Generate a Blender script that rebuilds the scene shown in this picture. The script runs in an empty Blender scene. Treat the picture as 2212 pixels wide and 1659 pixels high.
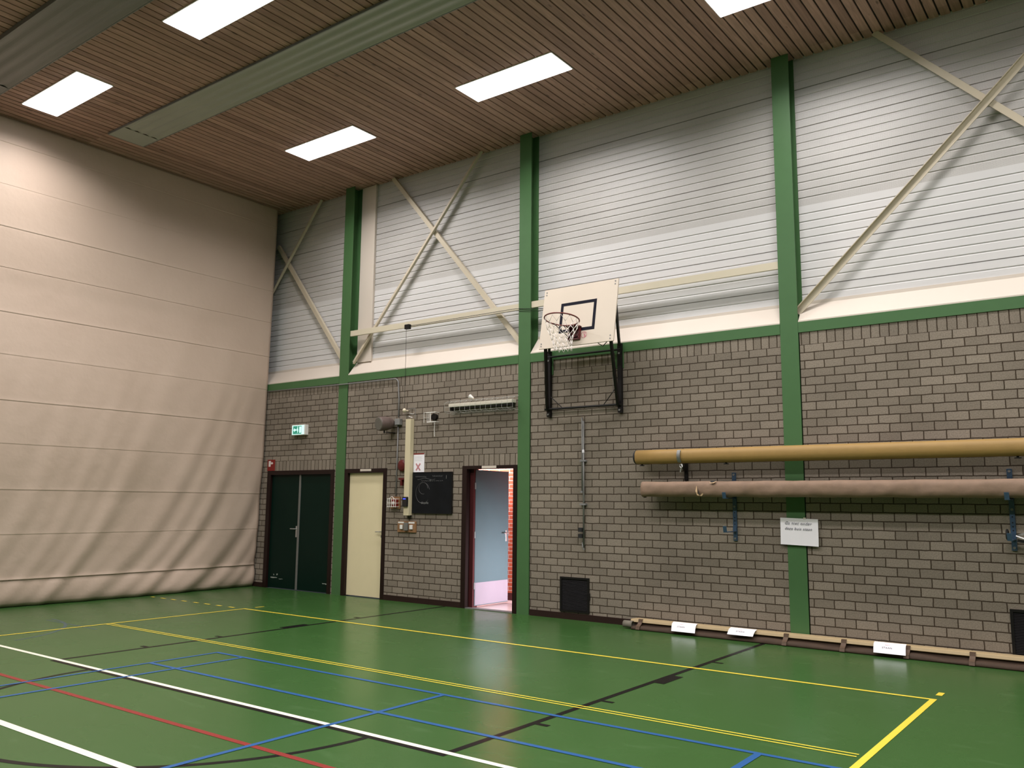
import bpy, bmesh, math, random
from mathutils import Vector, Matrix
random.seed(7)
C = bpy.context.scene.collection
sc = bpy.context.scene
PI = math.pi

# ------------------------------------------------------------------ camera, world, exposure
YAW, PITCH, ROLL = math.radians(36.7718), math.radians(7.9145), math.radians(0.5235)
FPX = 1842.02
cam_d = bpy.data.cameras.new('camera'); cam = bpy.data.objects.new('camera', cam_d); C.objects.link(cam)
cam_d.sensor_fit = 'HORIZONTAL'; cam_d.sensor_width = 36.0; cam_d.lens = FPX / 2212 * 36.0
cam_d.clip_start = 0.05; cam_d.clip_end = 200
fw = Vector((-math.sin(YAW)*math.cos(PITCH), math.cos(YAW)*math.cos(PITCH), math.sin(PITCH)))
rt = Vector((math.cos(YAW), math.sin(YAW), 0)); up = rt.cross(fw)
r2 = rt*math.cos(ROLL) + up*math.sin(ROLL); u2 = -rt*math.sin(ROLL) + up*math.cos(ROLL)
M = Matrix((r2, u2, -fw)).transposed().to_4x4(); M.translation = Vector((0, -10.2556, 1.6))
cam.matrix_world = M
sc.camera = cam
w = bpy.data.worlds.new('world'); sc.world = w; w.use_nodes = True
w.node_tree.nodes['Background'].inputs[0].default_value = (0.6, 0.65, 0.7, 1)
w.node_tree.nodes['Background'].inputs[1].default_value = 0.05
sc.view_settings.view_transform = 'Standard'; sc.view_settings.look = 'None'
sc.view_settings.gamma = 1.0; sc.view_settings.use_curve_mapping = False
sc.view_settings.exposure = 0.0
LAMP_W = 92.0        # output of one ceiling luminaire
LAMP_SPREAD = 152.0
LAMP_COL = (1.0, 0.955, 0.935)

# ------------------------------------------------------------------ helpers
def lin(r, g, b):
    f = lambda c: c/12.92 if c <= 0.04045 else ((c+0.055)/1.055)**2.4
    return (f(r/255), f(g/255), f(b/255), 1.0)

def new_mat(name):
    m = bpy.data.materials.new(name); m.use_nodes = True
    return m, m.node_tree, m.node_tree.nodes['Principled BSDF']

def mat(name, col, rough=0.55, metal=0.0, var=0.08, scale=6.0, bump=0.0, bscale=60.0, spec=0.5):
    """painted or plain surface: colour with slight noise variation, optional fine bump"""
    m, nt, bs = new_mat(name)
    N, L = nt.nodes, nt.links
    tc = N.new('ShaderNodeTexCoord')
    nz = N.new('ShaderNodeTexNoise'); nz.inputs['Scale'].default_value = scale; nz.inputs['Detail'].default_value = 4
    L.new(tc.outputs['Object'], nz.inputs['Vector'])
    mx = N.new('ShaderNodeMix'); mx.data_type = 'RGBA'
    a = tuple(max(0, c*(1-var)) for c in col[:3]) + (1,); b = tuple(min(1, c*(1+var)) for c in col[:3]) + (1,)
    mx.inputs[6].default_value = a; mx.inputs[7].default_value = b
    L.new(nz.outputs['Fac'], mx.inputs[0]); L.new(mx.outputs[2], bs.inputs['Base Color'])
    bs.inputs['Roughness'].default_value = rough; bs.inputs['Metallic'].default_value = metal
    bs.inputs['Specular IOR Level'].default_value = spec
    if bump:
        n2 = N.new('ShaderNodeTexNoise'); n2.inputs['Scale'].default_value = bscale; n2.inputs['Detail'].default_value = 3
        L.new(tc.outputs['Object'], n2.inputs['Vector'])
        bp = N.new('ShaderNodeBump'); bp.inputs['Strength'].default_value = bump; bp.inputs['Distance'].default_value = 0.01
        L.new(n2.outputs['Fac'], bp.inputs['Height']); L.new(bp.outputs[0], bs.inputs['Normal'])
    return m

def mat_emit(name, col, strength):
    m, nt, bs = new_mat(name)
    bs.inputs['Base Color'].default_value = tuple(min(0.8, c*0.5) for c in col[:3]) + (1,)
    bs.inputs['Emission Color'].default_value = col; bs.inputs['Emission Strength'].default_value = strength
    return m

def obj(name, bm, m, parent=None, smooth=False, uv=None):
    me = bpy.data.meshes.new(name)
    bmesh.ops.recalc_face_normals(bm, faces=bm.faces[:])
    bm.to_mesh(me); bm.free()
    me.materials.append(m)
    if smooth:
        for p in me.polygons: p.use_smooth = True
    o = bpy.data.objects.new(name, me); C.objects.link(o)
    if parent is not None:
        o.parent = parent; o.location = -Vector(parent.location)
    return o

def thing(name, label, cat, loc=(0, 0, 0), group=None):
    o = bpy.data.objects.new(name, None); C.objects.link(o); o.location = loc; o.empty_display_size = 0.1
    o['label'] = label; o['category'] = cat
    if group: o['group'] = group
    return o

def tag(o, label, cat, group=None):
    o['label'] = label; o['category'] = cat
    if group: o['group'] = group
    return o

def structure(o):
    o['kind'] = 'structure'; return o

def box(bm, x0, x1, y0, y1, z0, z1, bev=0.0):
    vs = [bm.verts.new((x, y, z)) for x in (x0, x1) for y in (y0, y1) for z in (z0, z1)]
    f = [bm.faces.new([vs[i] for i in q]) for q in ((0,1,3,2),(4,6,7,5),(0,4,5,1),(2,3,7,6),(0,2,6,4),(1,5,7,3))]
    if bev:
        es = list({e for q in f for e in q.edges})
        bmesh.ops.bevel(bm, geom=es, offset=bev, segments=2, affect='EDGES', profile=0.5)
    return vs

def bx(*a, **k):
    bm = bmesh.new(); box(bm, *a, **k); return bm

def tube(bm, pts, r, seg=8, caps=True, closed=False):
    """round bar along a polyline"""
    pts = [Vector(p) for p in pts]; n = len(pts); rings = []
    prev = None
    for i, p in enumerate(pts):
        if closed: d = pts[(i+1) % n] - pts[i-1]
        else: d = pts[min(i+1, n-1)] - pts[max(i-1, 0)]
        d.normalize()
        if prev is None:
            a = Vector((0, 0, 1)) if abs(d.z) < 0.9 else Vector((1, 0, 0))
            s = d.cross(a).normalized()
        else:
            s = (prev - d*prev.dot(d)).normalized()
        prev = s; t = d.cross(s)
        rr = r[i] if isinstance(r, (list, tuple)) else r
        rings.append([bm.verts.new(p + (s*math.cos(2*PI*k/seg) + t*math.sin(2*PI*k/seg))*rr) for k in range(seg)])
    m = n if closed else n-1
    for i in range(m):
        A, B = rings[i], rings[(i+1) % n]
        for k in range(seg):
            bm.faces.new((A[k], A[(k+1) % seg], B[(k+1) % seg], B[k]))
    if caps and not closed:
        bm.faces.new(rings[0]); bm.faces.new(rings[-1][::-1])
    return bm

def bar(bm, p, q, wdt, thk, nrm=(0, 1, 0)):
    """rectangular bar from p to q, wdt in the plane, thk along nrm"""
    p, q, n = Vector(p), Vector(q), Vector(nrm).normalized()
    d = (q-p).normalized(); s = d.cross(n).normalized(); n = s.cross(d).normalized()
    vs = []
    for c in (p, q):
        for a, b in ((-1, -1), (1, -1), (1, 1), (-1, 1)):
            vs.append(bm.verts.new(c + s*a*wdt/2 + n*b*thk/2))
    for q_ in ((0,1,2,3),(7,6,5,4),(0,4,5,1),(1,5,6,2),(2,6,7,3),(3,7,4,0)):
        bm.faces.new([vs[i] for i in q_])
    return bm

def sheet(bm, prof, x0, x1):
    """profile of (y, z) points extruded along x"""
    a = [bm.verts.new((x0, y, z)) for y, z in prof]; b = [bm.verts.new((x1, y, z)) for y, z in prof]
    for i in range(len(prof)-1): bm.faces.new((a[i], a[i+1], b[i+1], b[i]))
    return bm

def prism(bm, prof, x0, x1):
    """closed (y, z) profile extruded along x with caps"""
    a = [bm.verts.new((x0, y, z)) for y, z in prof]; b = [bm.verts.new((x1, y, z)) for y, z in prof]; n = len(prof)
    for i in range(n): bm.faces.new((a[i], a[(i+1) % n], b[(i+1) % n], b[i]))
    bm.faces.new(a[::-1]); bm.faces.new(b)
    return bm

def text(name, body, size, loc, rot, m, parent=None, shear=0.0, align='CENTER', space=1.0, depth=0.0004):
    cu = bpy.data.curves.new(name, 'FONT'); cu.body = body; cu.size = size; cu.align_x = align
    cu.shear = shear; cu.space_character = space; cu.extrude = depth
    t = bpy.data.objects.new(name, cu); C.objects.link(t)
    dg = bpy.context.evaluated_depsgraph_get()
    me = bpy.data.meshes.new_from_object(t.evaluated_get(dg))
    bpy.data.objects.remove(t, do_unlink=True)
    me.materials.clear(); me.materials.append(m)
    o = bpy.data.objects.new(name, me); C.objects.link(o)
    o.rotation_euler = rot; o.location = loc
    if parent is not None:
        o.parent = parent; o.location = Vector(loc) - Vector(parent.location)
    return o

FLAT = (PI/2, 0, 0)     # lettering upright on the main wall, facing the hall

# ------------------------------------------------------------------ materials
GREEN = mat('green_paint', (0.060, 0.143, 0.052, 1), 0.45, var=0.06, spec=0.35)
CREAM = mat('cream_paint', (0.70, 0.62, 0.47, 1), 0.5, var=0.05)
CREAMW = mat('cream_white_sheet', (0.62, 0.55, 0.475, 1), 0.5, var=0.04, scale=2)
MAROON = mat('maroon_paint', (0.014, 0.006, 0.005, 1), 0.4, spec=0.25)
MAROON_LIT = mat('maroon_lit_paint', (0.060, 0.013, 0.014, 1), 0.4, spec=0.3)  # brighter copy of the maroon: corridor light put into the colour
BLACK = mat('black_metal', (0.008, 0.007, 0.007, 1), 0.42, var=0.2, spec=0.25)
DARKRUB = mat('black_rubber', (0.01, 0.01, 0.01, 1), 0.7)
STEEL = mat('steel', (0.55, 0.55, 0.55, 1), 0.35, metal=0.8)
ZINC = mat('galvanised', (0.19, 0.19, 0.18, 1), 0.5, metal=0.4)
WHITEP = mat('white_paper', (0.86, 0.84, 0.88, 1), 0.7, var=0.02)
WHITEM = mat('white_enamel', (0.72, 0.70, 0.66, 1), 0.4)
GREYM = mat('grey_enamel', (0.20, 0.20, 0.20, 1), 0.5)
INK = mat('ink', (0.10, 0.10, 0.13, 1), 0.8)
INKRED = mat('red_ink', (0.50, 0.20, 0.22, 1), 0.8)
RED = mat('red_enamel', (0.10, 0.013, 0.013, 1), 0.4, spec=0.3)
REDB = mat('red_plastic', (0.20, 0.018, 0.015, 1), 0.45, spec=0.3)
BLUEST = mat('blue_steel', (0.035, 0.07, 0.12, 1), 0.4, var=0.3, scale=30)
BOARDW = mat('backboard_paint', (0.60, 0.52, 0.425, 1), 0.45, var=0.05, scale=3)

def brick_mat(name, off, c1, c2, mortar, bw=0.231, rh=0.1001, ms=0.0065):
    m, nt, bs = new_mat(name); N, L = nt.nodes, nt.links
    uv = N.new('ShaderNodeUVMap'); uv.uv_map = 'UVMap'
    dn = N.new('ShaderNodeTexNoise'); dn.inputs['Scale'].default_value = 9; dn.inputs['Detail'].default_value = 2
    L.new(uv.outputs[0], dn.inputs['Vector'])
    sb = N.new('ShaderNodeVectorMath'); sb.operation = 'SUBTRACT'; sb.inputs[1].default_value = (0.5, 0.5, 0.5)
    L.new(dn.outputs['Color'], sb.inputs[0])
    sca = N.new('ShaderNodeVectorMath'); sca.operation = 'SCALE'; sca.inputs['Scale'].default_value = 0.012
    L.new(sb.outputs[0], sca.inputs[0])
    ad = N.new('ShaderNodeVectorMath'); ad.operation = 'ADD'
    L.new(uv.outputs[0], ad.inputs[0]); L.new(sca.outputs[0], ad.inputs[1])
    br = N.new('ShaderNodeTexBrick'); br.offset = off; br.offset_frequency = 2; br.squash = 1.0
    br.inputs['Scale'].default_value = 1.0; br.inputs['Mortar Size'].default_value = ms
    br.inputs['Mortar Smooth'].default_value = 0.25; br.inputs['Bias'].default_value = -0.1
    br.inputs['Brick Width'].default_value = bw; br.inputs['Row Height'].default_value = rh
    br.inputs['Color1'].default_value = c1; br.inputs['Color2'].default_value = c2; br.inputs['Mortar'].default_value = mortar
    L.new(ad.outputs[0], br.inputs['Vector'])
    n1 = N.new('ShaderNodeTexNoise'); n1.inputs['Scale'].default_value = 75; n1.inputs['Detail'].default_value = 6; n1.inputs['Roughness'].default_value = 0.75
    L.new(uv.outputs[0], n1.inputs['Vector'])
    r1 = N.new('ShaderNodeMapRange'); r1.inputs[1].default_value = 0.3; r1.inputs[2].default_value = 0.7
    r1.inputs[3].default_value = 0.66; r1.inputs[4].default_value = 1.32
    L.new(n1.outputs['Fac'], r1.inputs[0])
    n3 = N.new('ShaderNodeTexNoise'); n3.inputs['Scale'].default_value = 1.1; n3.inputs['Detail'].default_value = 3
    L.new(uv.outputs[0], n3.inputs['Vector'])
    r3 = N.new('ShaderNodeMapRange'); r3.inputs[1].default_value = 0.3; r3.inputs[2].default_value = 0.7
    r3.inputs[3].default_value = 0.88; r3.inputs[4].default_value = 1.1
    L.new(n3.outputs['Fac'], r3.inputs[0])
    ml = N.new('ShaderNodeMath'); ml.operation = 'MULTIPLY'; L.new(r1.outputs[0], ml.inputs[0]); L.new(r3.outputs[0], ml.inputs[1])
    vm = N.new('ShaderNodeVectorMath'); vm.operation = 'SCALE'
    L.new(br.outputs['Color'], vm.inputs[0]); L.new(ml.outputs[0], vm.inputs['Scale'])
    L.new(vm.outputs[0], bs.inputs['Base Color'])
    inv = N.new('ShaderNodeMath'); inv.operation = 'MULTIPLY_ADD'; inv.inputs[1].default_value = -1.0; inv.inputs[2].default_value = 1.0
    L.new(br.outputs['Fac'], inv.inputs[0])
    h = N.new('ShaderNodeMath'); h.operation = 'MULTIPLY_ADD'; h.inputs[1].default_value = 0.35
    L.new(n1.outputs['Fac'], h.inputs[0]); L.new(inv.outputs[0], h.inputs[2])
    bp = N.new('ShaderNodeBump'); bp.inputs['Strength'].default_value = 0.7; bp.inputs['Distance'].default_value = 0.006
    L.new(h.outputs[0], bp.inputs['Height']); L.new(bp.outputs[0], bs.inputs['Normal'])
    bs.inputs['Roughness'].default_value = 0.9; bs.inputs['Specular IOR Level'].default_value = 0.2
    return m

BC1, BC2, BM = (0.245, 0.208, 0.166, 1), (0.185, 0.157, 0.124, 1), (0.048, 0.034, 0.022, 1)
BRICK = brick_mat('grey_brick', 0.5, BC1, BC2, BM)
SOLDIER = brick_mat('grey_brick_upright', 0.0, BC1, BC2, BM, bw=0.40)
REDBRICK = brick_mat('red_brick', 0.5, (0.55, 0.13, 0.07, 1), (0.42, 0.09, 0.05, 1), (0.6, 0.5, 0.45, 1), bw=0.22, rh=0.0645, ms=0.006)

def uv_rects(name, rects, m, y0, y1, rot=False, parent=None):
    """wall made of upright blocks; texture laid out in metres on the faces"""
    bm = bmesh.new(); uvl = bm.loops.layers.uv.new('UVMap')
    for (x0, x1, z0, z1) in rects: box(bm, x0, x1, y0, y1, z0, z1)
    for f in bm.faces:
        nx = abs(f.normal.x) if f.normal.length else 0
        f.normal_update(); nx = abs(f.normal.x)
        for lp in f.loops:
            p = lp.vert.co; u = (p.x + 20 if nx < 0.5 else p.y + 20.07); v = p.z - 0.0239 + (p.y if abs(f.normal.z) > 0.5 else 0)
            lp[uvl].uv = (v - rot + 8.02, u) if rot is not False else (u, v + 10.01)
    return obj(name, bm, m, parent)

# ------------------------------------------------------------------ floor
def floor_mat():
    m, nt, bs = new_mat('green_sports_floor'); N, L = nt.nodes, nt.links
    tc = N.new('ShaderNodeTexCoord')
    n = N.new('ShaderNodeTexNoise'); n.inputs['Scale'].default_value = 0.8; n.inputs['Detail'].default_value = 4
    L.new(tc.outputs['Object'], n.inputs['Vector'])
    cr = N.new('ShaderNodeMix'); cr.data_type = 'RGBA'
    cr.inputs[6].default_value = (0.029, 0.082, 0.018, 1); cr.inputs[7].default_value = (0.037, 0.098, 0.025, 1)
    L.new(n.outputs['Fac'], cr.inputs[0])
    # pale scuffs: short curved scratches left by shoes
    mp = N.new('ShaderNodeMapping'); mp.inputs['Scale'].default_value = (1.0, 3.2, 1); mp.inputs['Rotation'].default_value = (0, 0, 0.6)
    L.new(tc.outputs['Object'], mp.inputs['Vector'])
    ns = N.new('ShaderNodeTexNoise'); ns.inputs['Scale'].default_value = 2.2; ns.inputs['Detail'].default_value = 2.0; ns.inputs['Distortion'].default_value = 0.15
    ns.inputs['Roughness'].default_value = 0.62
    L.new(mp.outputs[0], ns.inputs['Vector'])
    rs = N.new('ShaderNodeMapRange'); rs.inputs[1].default_value = 0.60; rs.inputs[2].default_value = 0.85; rs.inputs[4].default_value = 0.28
    L.new(ns.outputs['Fac'], rs.inputs[0])
    mx = N.new('ShaderNodeMix'); mx.data_type = 'RGBA'; mx.inputs[7].default_value = (0.10, 0.18, 0.08, 1)
    L.new(rs.outputs[0], mx.inputs[0]); L.new(cr.outputs[2], mx.inputs[6]); L.new(mx.outputs[2], bs.inputs['Base Color'])
    nr = N.new('ShaderNodeTexNoise'); nr.inputs['Scale'].default_value = 1.2; nr.inputs['Detail'].default_value = 2
    L.new(tc.outputs['Object'], nr.inputs['Vector'])
    rr = N.new('ShaderNodeMapRange'); rr.inputs[3].default_value = 0.23; rr.inputs[4].default_value = 0.31
    L.new(nr.outputs['Fac'], rr.inputs[0]); L.new(rr.outputs[0], bs.inputs['Roughness'])
    bs.inputs['Specular IOR Level'].default_value = 0.26
    return m

X0, X1, Y0 = -14.6, 6.0, -16.0
floor = structure(obj('floor', bx(X0, X1, Y0, 0.0, -0.1, 0.0), floor_mat()))

LINE = {}
for nm, c in (('yellow', (0.70, 0.53, 0.055, 1)), ('white', (0.72, 0.68, 0.57, 1)), ('black', (0.0045, 0.004, 0.004, 1)),
              ('blue', (0.020, 0.085, 0.24, 1)), ('red', (0.21, 0.024, 0.020, 1)), ('dim', (0.05, 0.085, 0.085, 1))):
    LINE[nm] = mat(nm + '_line_paint', c, 0.36, var=0.08, scale=12, spec=(0.12 if nm == 'black' else 0.2))
def court(name, rects, col, z, label):
    bm = bmesh.new()
    for i, (x0, x1, y0, y1) in enumerate(rects):
        zi = z + 0.00006*i
        vs = [bm.verts.new((a, b, zi)) for a, b in ((x0, y0), (x1, y0), (x1, y1), (x0, y1))]; bm.faces.new(vs)
    o = obj(name, bm, LINE[col], floor); o['label'] = label
    return o
# black basketball lane and free-throw circle
bk = [(-3.79, -3.735, -5.86, -0.02), (-8.935, -8.88, -5.86, -0.02), (-8.935, -3.735, -5.95, -5.90),
      (-3.735, -3.630, -1.80, -1.75), (-3.735, -3.630, -4.005, -3.96), (-3.735, -3.630, -4.94, -4.89), (-3.79, -3.640, -3.07, -2.67),
      (-9.04, -8.935, -1.80, -1.75), (-9.04, -8.935, -4.005, -3.96), (-9.04, -8.935, -4.94, -4.89), (-9.03, -8.88, -3.07, -2.67)]
court('lane_line', bk, 'black', 0.0012, 'black basketball lane lines with small side ticks')
bm = bmesh.new(); prev = None
for k in range(65):
    a = PI + PI*k/64
    cx, cy = -6.31, -5.90
    q = [bm.verts.new((cx + r*math.cos(a), cy + r*math.sin(a), 0.0010)) for r in (1.85, 1.90)]
    if prev: bm.faces.new((prev[0], prev[1], q[1], q[0]))
    prev = q
o = obj('circle_line', bm, LINE['black'], floor); o['label'] = 'black free throw half circle'
court('court_line', [(-13.6, -0.5, -5.902, -5.852)], 'white', 0.0020, 'white line running past the end of the lane')
court('court_line', [(-13.6, -0.5, -7.34, -7.275)], 'white', 0.0020, 'white line nearest the bottom edge of the photo')
court('court_line', [(-13.6, -0.5, -6.58, -6.53)], 'red', 0.0016, 'red line between the two white lines')
# yellow volleyball court
court('court_line', [(-10.97, -1.575, -2.215, -2.170), (-1.625, -1.575, -9.0, -2.170), (-10.97, -10.93, -9.0, -2.170)], 'yellow', 0.0024, 'yellow outer court lines')
court('court_line', [(-10.93, -1.655, -4.255, -4.235), (-10.93, -1.655, -4.315, -4.295)], 'yellow', 0.0024, 'thin double yellow line')
dash = [(-13.42, -13.33), (-13.14, -13.01), (-12.84, -12.72), (-12.55, -12.42), (-12.22, -12.09), (-11.93, -11.79), (-11.62, -11.49), (-11.31, -11.17)]
court('court_dash', [(a, b, -2.235, -2.19) for a, b in dash], 'yellow', 0.0024, 'row of short yellow dashes towards the curtain')
court('court_mark', [(-1.62, -1.57, -2.0, -1.86), (-10.97, -10.93, -2.0, -1.84)], 'yellow', 0.0024, 'small yellow marks beyond the court corners')
# blue badminton court
court('court_line', [(-8.08, 0.3, -4.655, -4.61), (-8.08, 0.3, -5.42, -5.375), (-8.08, -8.04, -9.4, -4.61), (-7.63, -7.585, -9.4, -4.61),
                     (-4.905, -4.86, -9.4, -4.61), (-2.20, -2.15, -9.4, -4.61)], 'blue', 0.0028, 'blue badminton court lines')
court('court_line', [(-11.9, -10.6, -4.62, -4.59)], 'dim', 0.0006, 'faint worn blue line')
bm = bmesh.new(); prev = None
for k in range(25):      # faint worn arc beyond the yellow corner
    a = math.radians(15 + 3.2*k)
    q = [bm.verts.new((-11.9 + r*math.cos(a), -6.0 + r*math.sin(a), 0.0007)) for r in (1.46, 1.50)]
    if prev: bm.faces.new((prev[0], prev[1], q[1], q[0]))
    prev = q
o = obj('court_line', bm, LINE['dim'], floor); o['label'] = 'faint worn arc near the curtain'

# ------------------------------------------------------------------ brick wall
CL = [(-11.518, -11.289), (-7.540, -7.322), (-3.536, -3.316), (0.450, 0.670), (4.440, 4.660)]   # steel column faces
WB, ZT = 0.19, 3.80
rects, sold = [], []
GAP = 0.012
rects += [(X0, -13.42, 0, ZT), (-13.42, -11.56, 2.326, ZT), (-11.56, CL[0][0]-0.002, 0, ZT)]
rects += [(-11.289+GAP, -10.26, 2.326, ZT), (-10.26, -8.605, 0, ZT), (-8.605, CL[1][0]-0.002, 2.326, ZT)]
rects += [(CL[1][1]+GAP, CL[2][0]-0.002, 0, ZT), (CL[2][1]+GAP, CL[3][0]-0.002, 0, ZT), (CL[3][1]+GAP, CL[4][0]-0.002, 0, ZT), (CL[4][1]+GAP, X1, 0, ZT)]
lint = [(-13.42, -11.56, 2.15, 2.326), (-11.289+GAP, -10.26, 2.15, 2.326), (-8.605, CL[1][0]-0.002, 2.15, 2.326)]
body, top = [], []
for (a, b, z0, z1) in rects:
    body.append((a, b, z0, 3.5275)); top.append((a, b, 3.5275, z1))
wall_back = structure(uv_rects('wall_back', body, BRICK, 0.0, WB))
structure(uv_rects('wall_back_top', top, SOLDIER, 0.0, WB, rot=3.5275-0.0239))
structure(uv_rects('wall_back_lintel', lint, SOLDIER, 0.0, WB, rot=2.15-0.0239))
# baseboard
BASEB = mat('baseboard_paint', (0.022, 0.010, 0.008, 1), 0.5, spec=0.25)
bm = bmesh.new()
for a, b in ((X0, -13.42), (-10.26, -8.605), (-7.31, -3.54), (-3.30, 0.44), (0.69, X1)):
    box(bm, a, b, -0.012, 0.0, 0.0, 0.085)
structure(obj('baseboard_back', bm, BASEB))

# upper ribbed cladding ------------------------------------------------
def clad_mat(name, perf):
    m, nt, bs = new_mat(name); N, L = nt.nodes, nt.links
    tc = N.new('ShaderNodeTexCoord')
    n = N.new('ShaderNodeTexNoise'); n.inputs['Scale'].default_value = 0.9; n.inputs['Detail'].default_value = 5
    mp = N.new('ShaderNodeMapping'); mp.inputs['Scale'].default_value = (0.8, 1, 1.6)
    L.new(tc.outputs['Object'], mp.inputs['Vector']); L.new(mp.outputs[0], n.inputs['Vector'])
    mx = N.new('ShaderNodeMix'); mx.data_type = 'RGBA'
    if perf:
        mx.inputs[6].default_value = (0.40, 0.385, 0.365, 1); mx.inputs[7].default_value = (0.69, 0.67, 0.65, 1)
    else:
        mx.inputs[6].default_value = (0.57, 0.56, 0.555, 1); mx.inputs[7].default_value = (0.69, 0.68, 0.675, 1)
    L.new(n.outputs['Fac'], mx.inputs[0]); out = mx.outputs[2]
    if perf:
        v = N.new('ShaderNodeTexVoronoi'); v.inputs['Scale'].default_value = 95; v.inputs['Randomness'].default_value = 0.15
        L.new(tc.outputs['Object'], v.inputs['Vector'])
        r = N.new('ShaderNodeMapRange'); r.inputs[1].default_value = 0.22; r.inputs[2].default_value = 0.34; r.inputs[3].default_value = 0.6; r.inputs[4].default_value = 1.0
        L.new(v.outputs['Distance'], r.inputs[0])
        s = N.new('ShaderNodeVectorMath'); s.operation = 'SCALE'; L.new(out, s.inputs[0]); L.new(r.outputs[0], s.inputs['Scale']); out = s.outputs[0]
    L.new(out, bs.inputs['Base Color'])
    bs.inputs['Roughness'].default_value = 0.42; bs.inputs['Metallic'].default_value = 0.0
    return m
CLAD, CLADP = clad_mat('white_ribbed_sheet', False), clad_mat('perforated_ribbed_sheet', True)
CY = 0.20                                           # depth of the cladding behind the brick face
def clad_profile(z0, z1):
    p = [(CY, z0)]; k0 = 5.332 - 0.1038*12; k = 0
    while True:
        z = k0 + 0.1038*k; k += 1
        if z < z0 + 0.02: continue
        if z > z1 - 0.02: break
        if (k-1-12) % 5 == 0:    # joint between trays
            p += [(CY, z-0.006), (CY+0.02, z-0.004), (CY+0.02, z+0.004), (CY, z+0.006)]
        else:                    # pressed rib
            p += [(CY, z-0.015), (CY+0.009, z-0.003), (CY+0.009, z+0.004), (CY, z+0.009)]
    p.append((CY, z1)); return p
spans = [(X0, CL[0][0])] + [(CL[i][0], CL[i+1][0]) for i in range(4)] + [(CL[4][0], X1)]
bm = bmesh.new(); sheet(bm, clad_profile(3.95, 5.332), X0, X1); structure(obj('wall_back_cladding', bm, CLAD))
bm = bmesh.new(); sheet(bm, clad_profile(5.332, 7.5), X0, X1); structure(obj('wall_back_cladding', bm, CLADP))
structure(obj('wall_back_outer', bx(X0, X1, CY+0.05, CY+0.1, 3.7, 7.6), GREYM))
# sloping cream sill on top of the bricks, one length per bay
edges = [X0] + [e for c in CL for e in c] + [X1]
n_ = 0
for i in range(0, len(edges), 2):
    a, b = edges[i] + 0.003, edges[i+1] - 0.003
    bm = bmesh.new()
    prism(bm, [(-0.008, 3.812), (-0.008, 3.828), (0.0, 3.83), (CY-0.012, 4.06), (CY-0.012, 4.10), (CY, 4.10), (CY, 3.81)], a, b)
    for x in (a + (b-a)*0.33, a + (b-a)*0.66):
        box(bm, x-0.002, x+0.002, -0.0095, -0.008, 3.812, 3.828)
    n_ += 1
    structure(obj('sill_%d' % n_, bm, CREAMW))
    # green edge beam under the sill
    structure(obj('trim_%d' % n_, bx(a, b, -0.012, 0.03, 3.681, 3.811), GREEN))
# upright cream casing beside the first column
cas = obj('pipe_casing', bx(-11.25, -10.90, CY-0.05, CY-0.0005, 4.05, 7.30, bev=0.003), CREAMW)
tag(cas, 'tall flat cream casing on the ribbed wall beside the column by the cream door', 'casing')
obj('edge_strip', bx(-10.918, -10.888, CY-0.058, CY-0.045, 4.05, 7.30), CREAMW, cas)

# steel columns: H sections
names = ['green steel column between the dark green double door and the cream door', 'green steel column beside the open door and the basketball hoop',
         'green steel column behind the two long wall tubes and the handwritten note', None, None]
for i, (a, b) in enumerate(CL):
    bm = bmesh.new(); xm = (a+b)/2; zb = 0.0
    box(bm, a, b, -0.010, 0.004, zb, 7.306)
    box(bm, xm-0.006, xm+0.006, 0.004, CY-0.014, zb, 7.306)
    box(bm, a, b, CY-0.014, CY-0.002, zb, 7.306)
    o = structure(obj('steel_column', bm, GREEN))
    if names[i]: o['label'] = names[i]; o['category'] = 'column'

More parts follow.
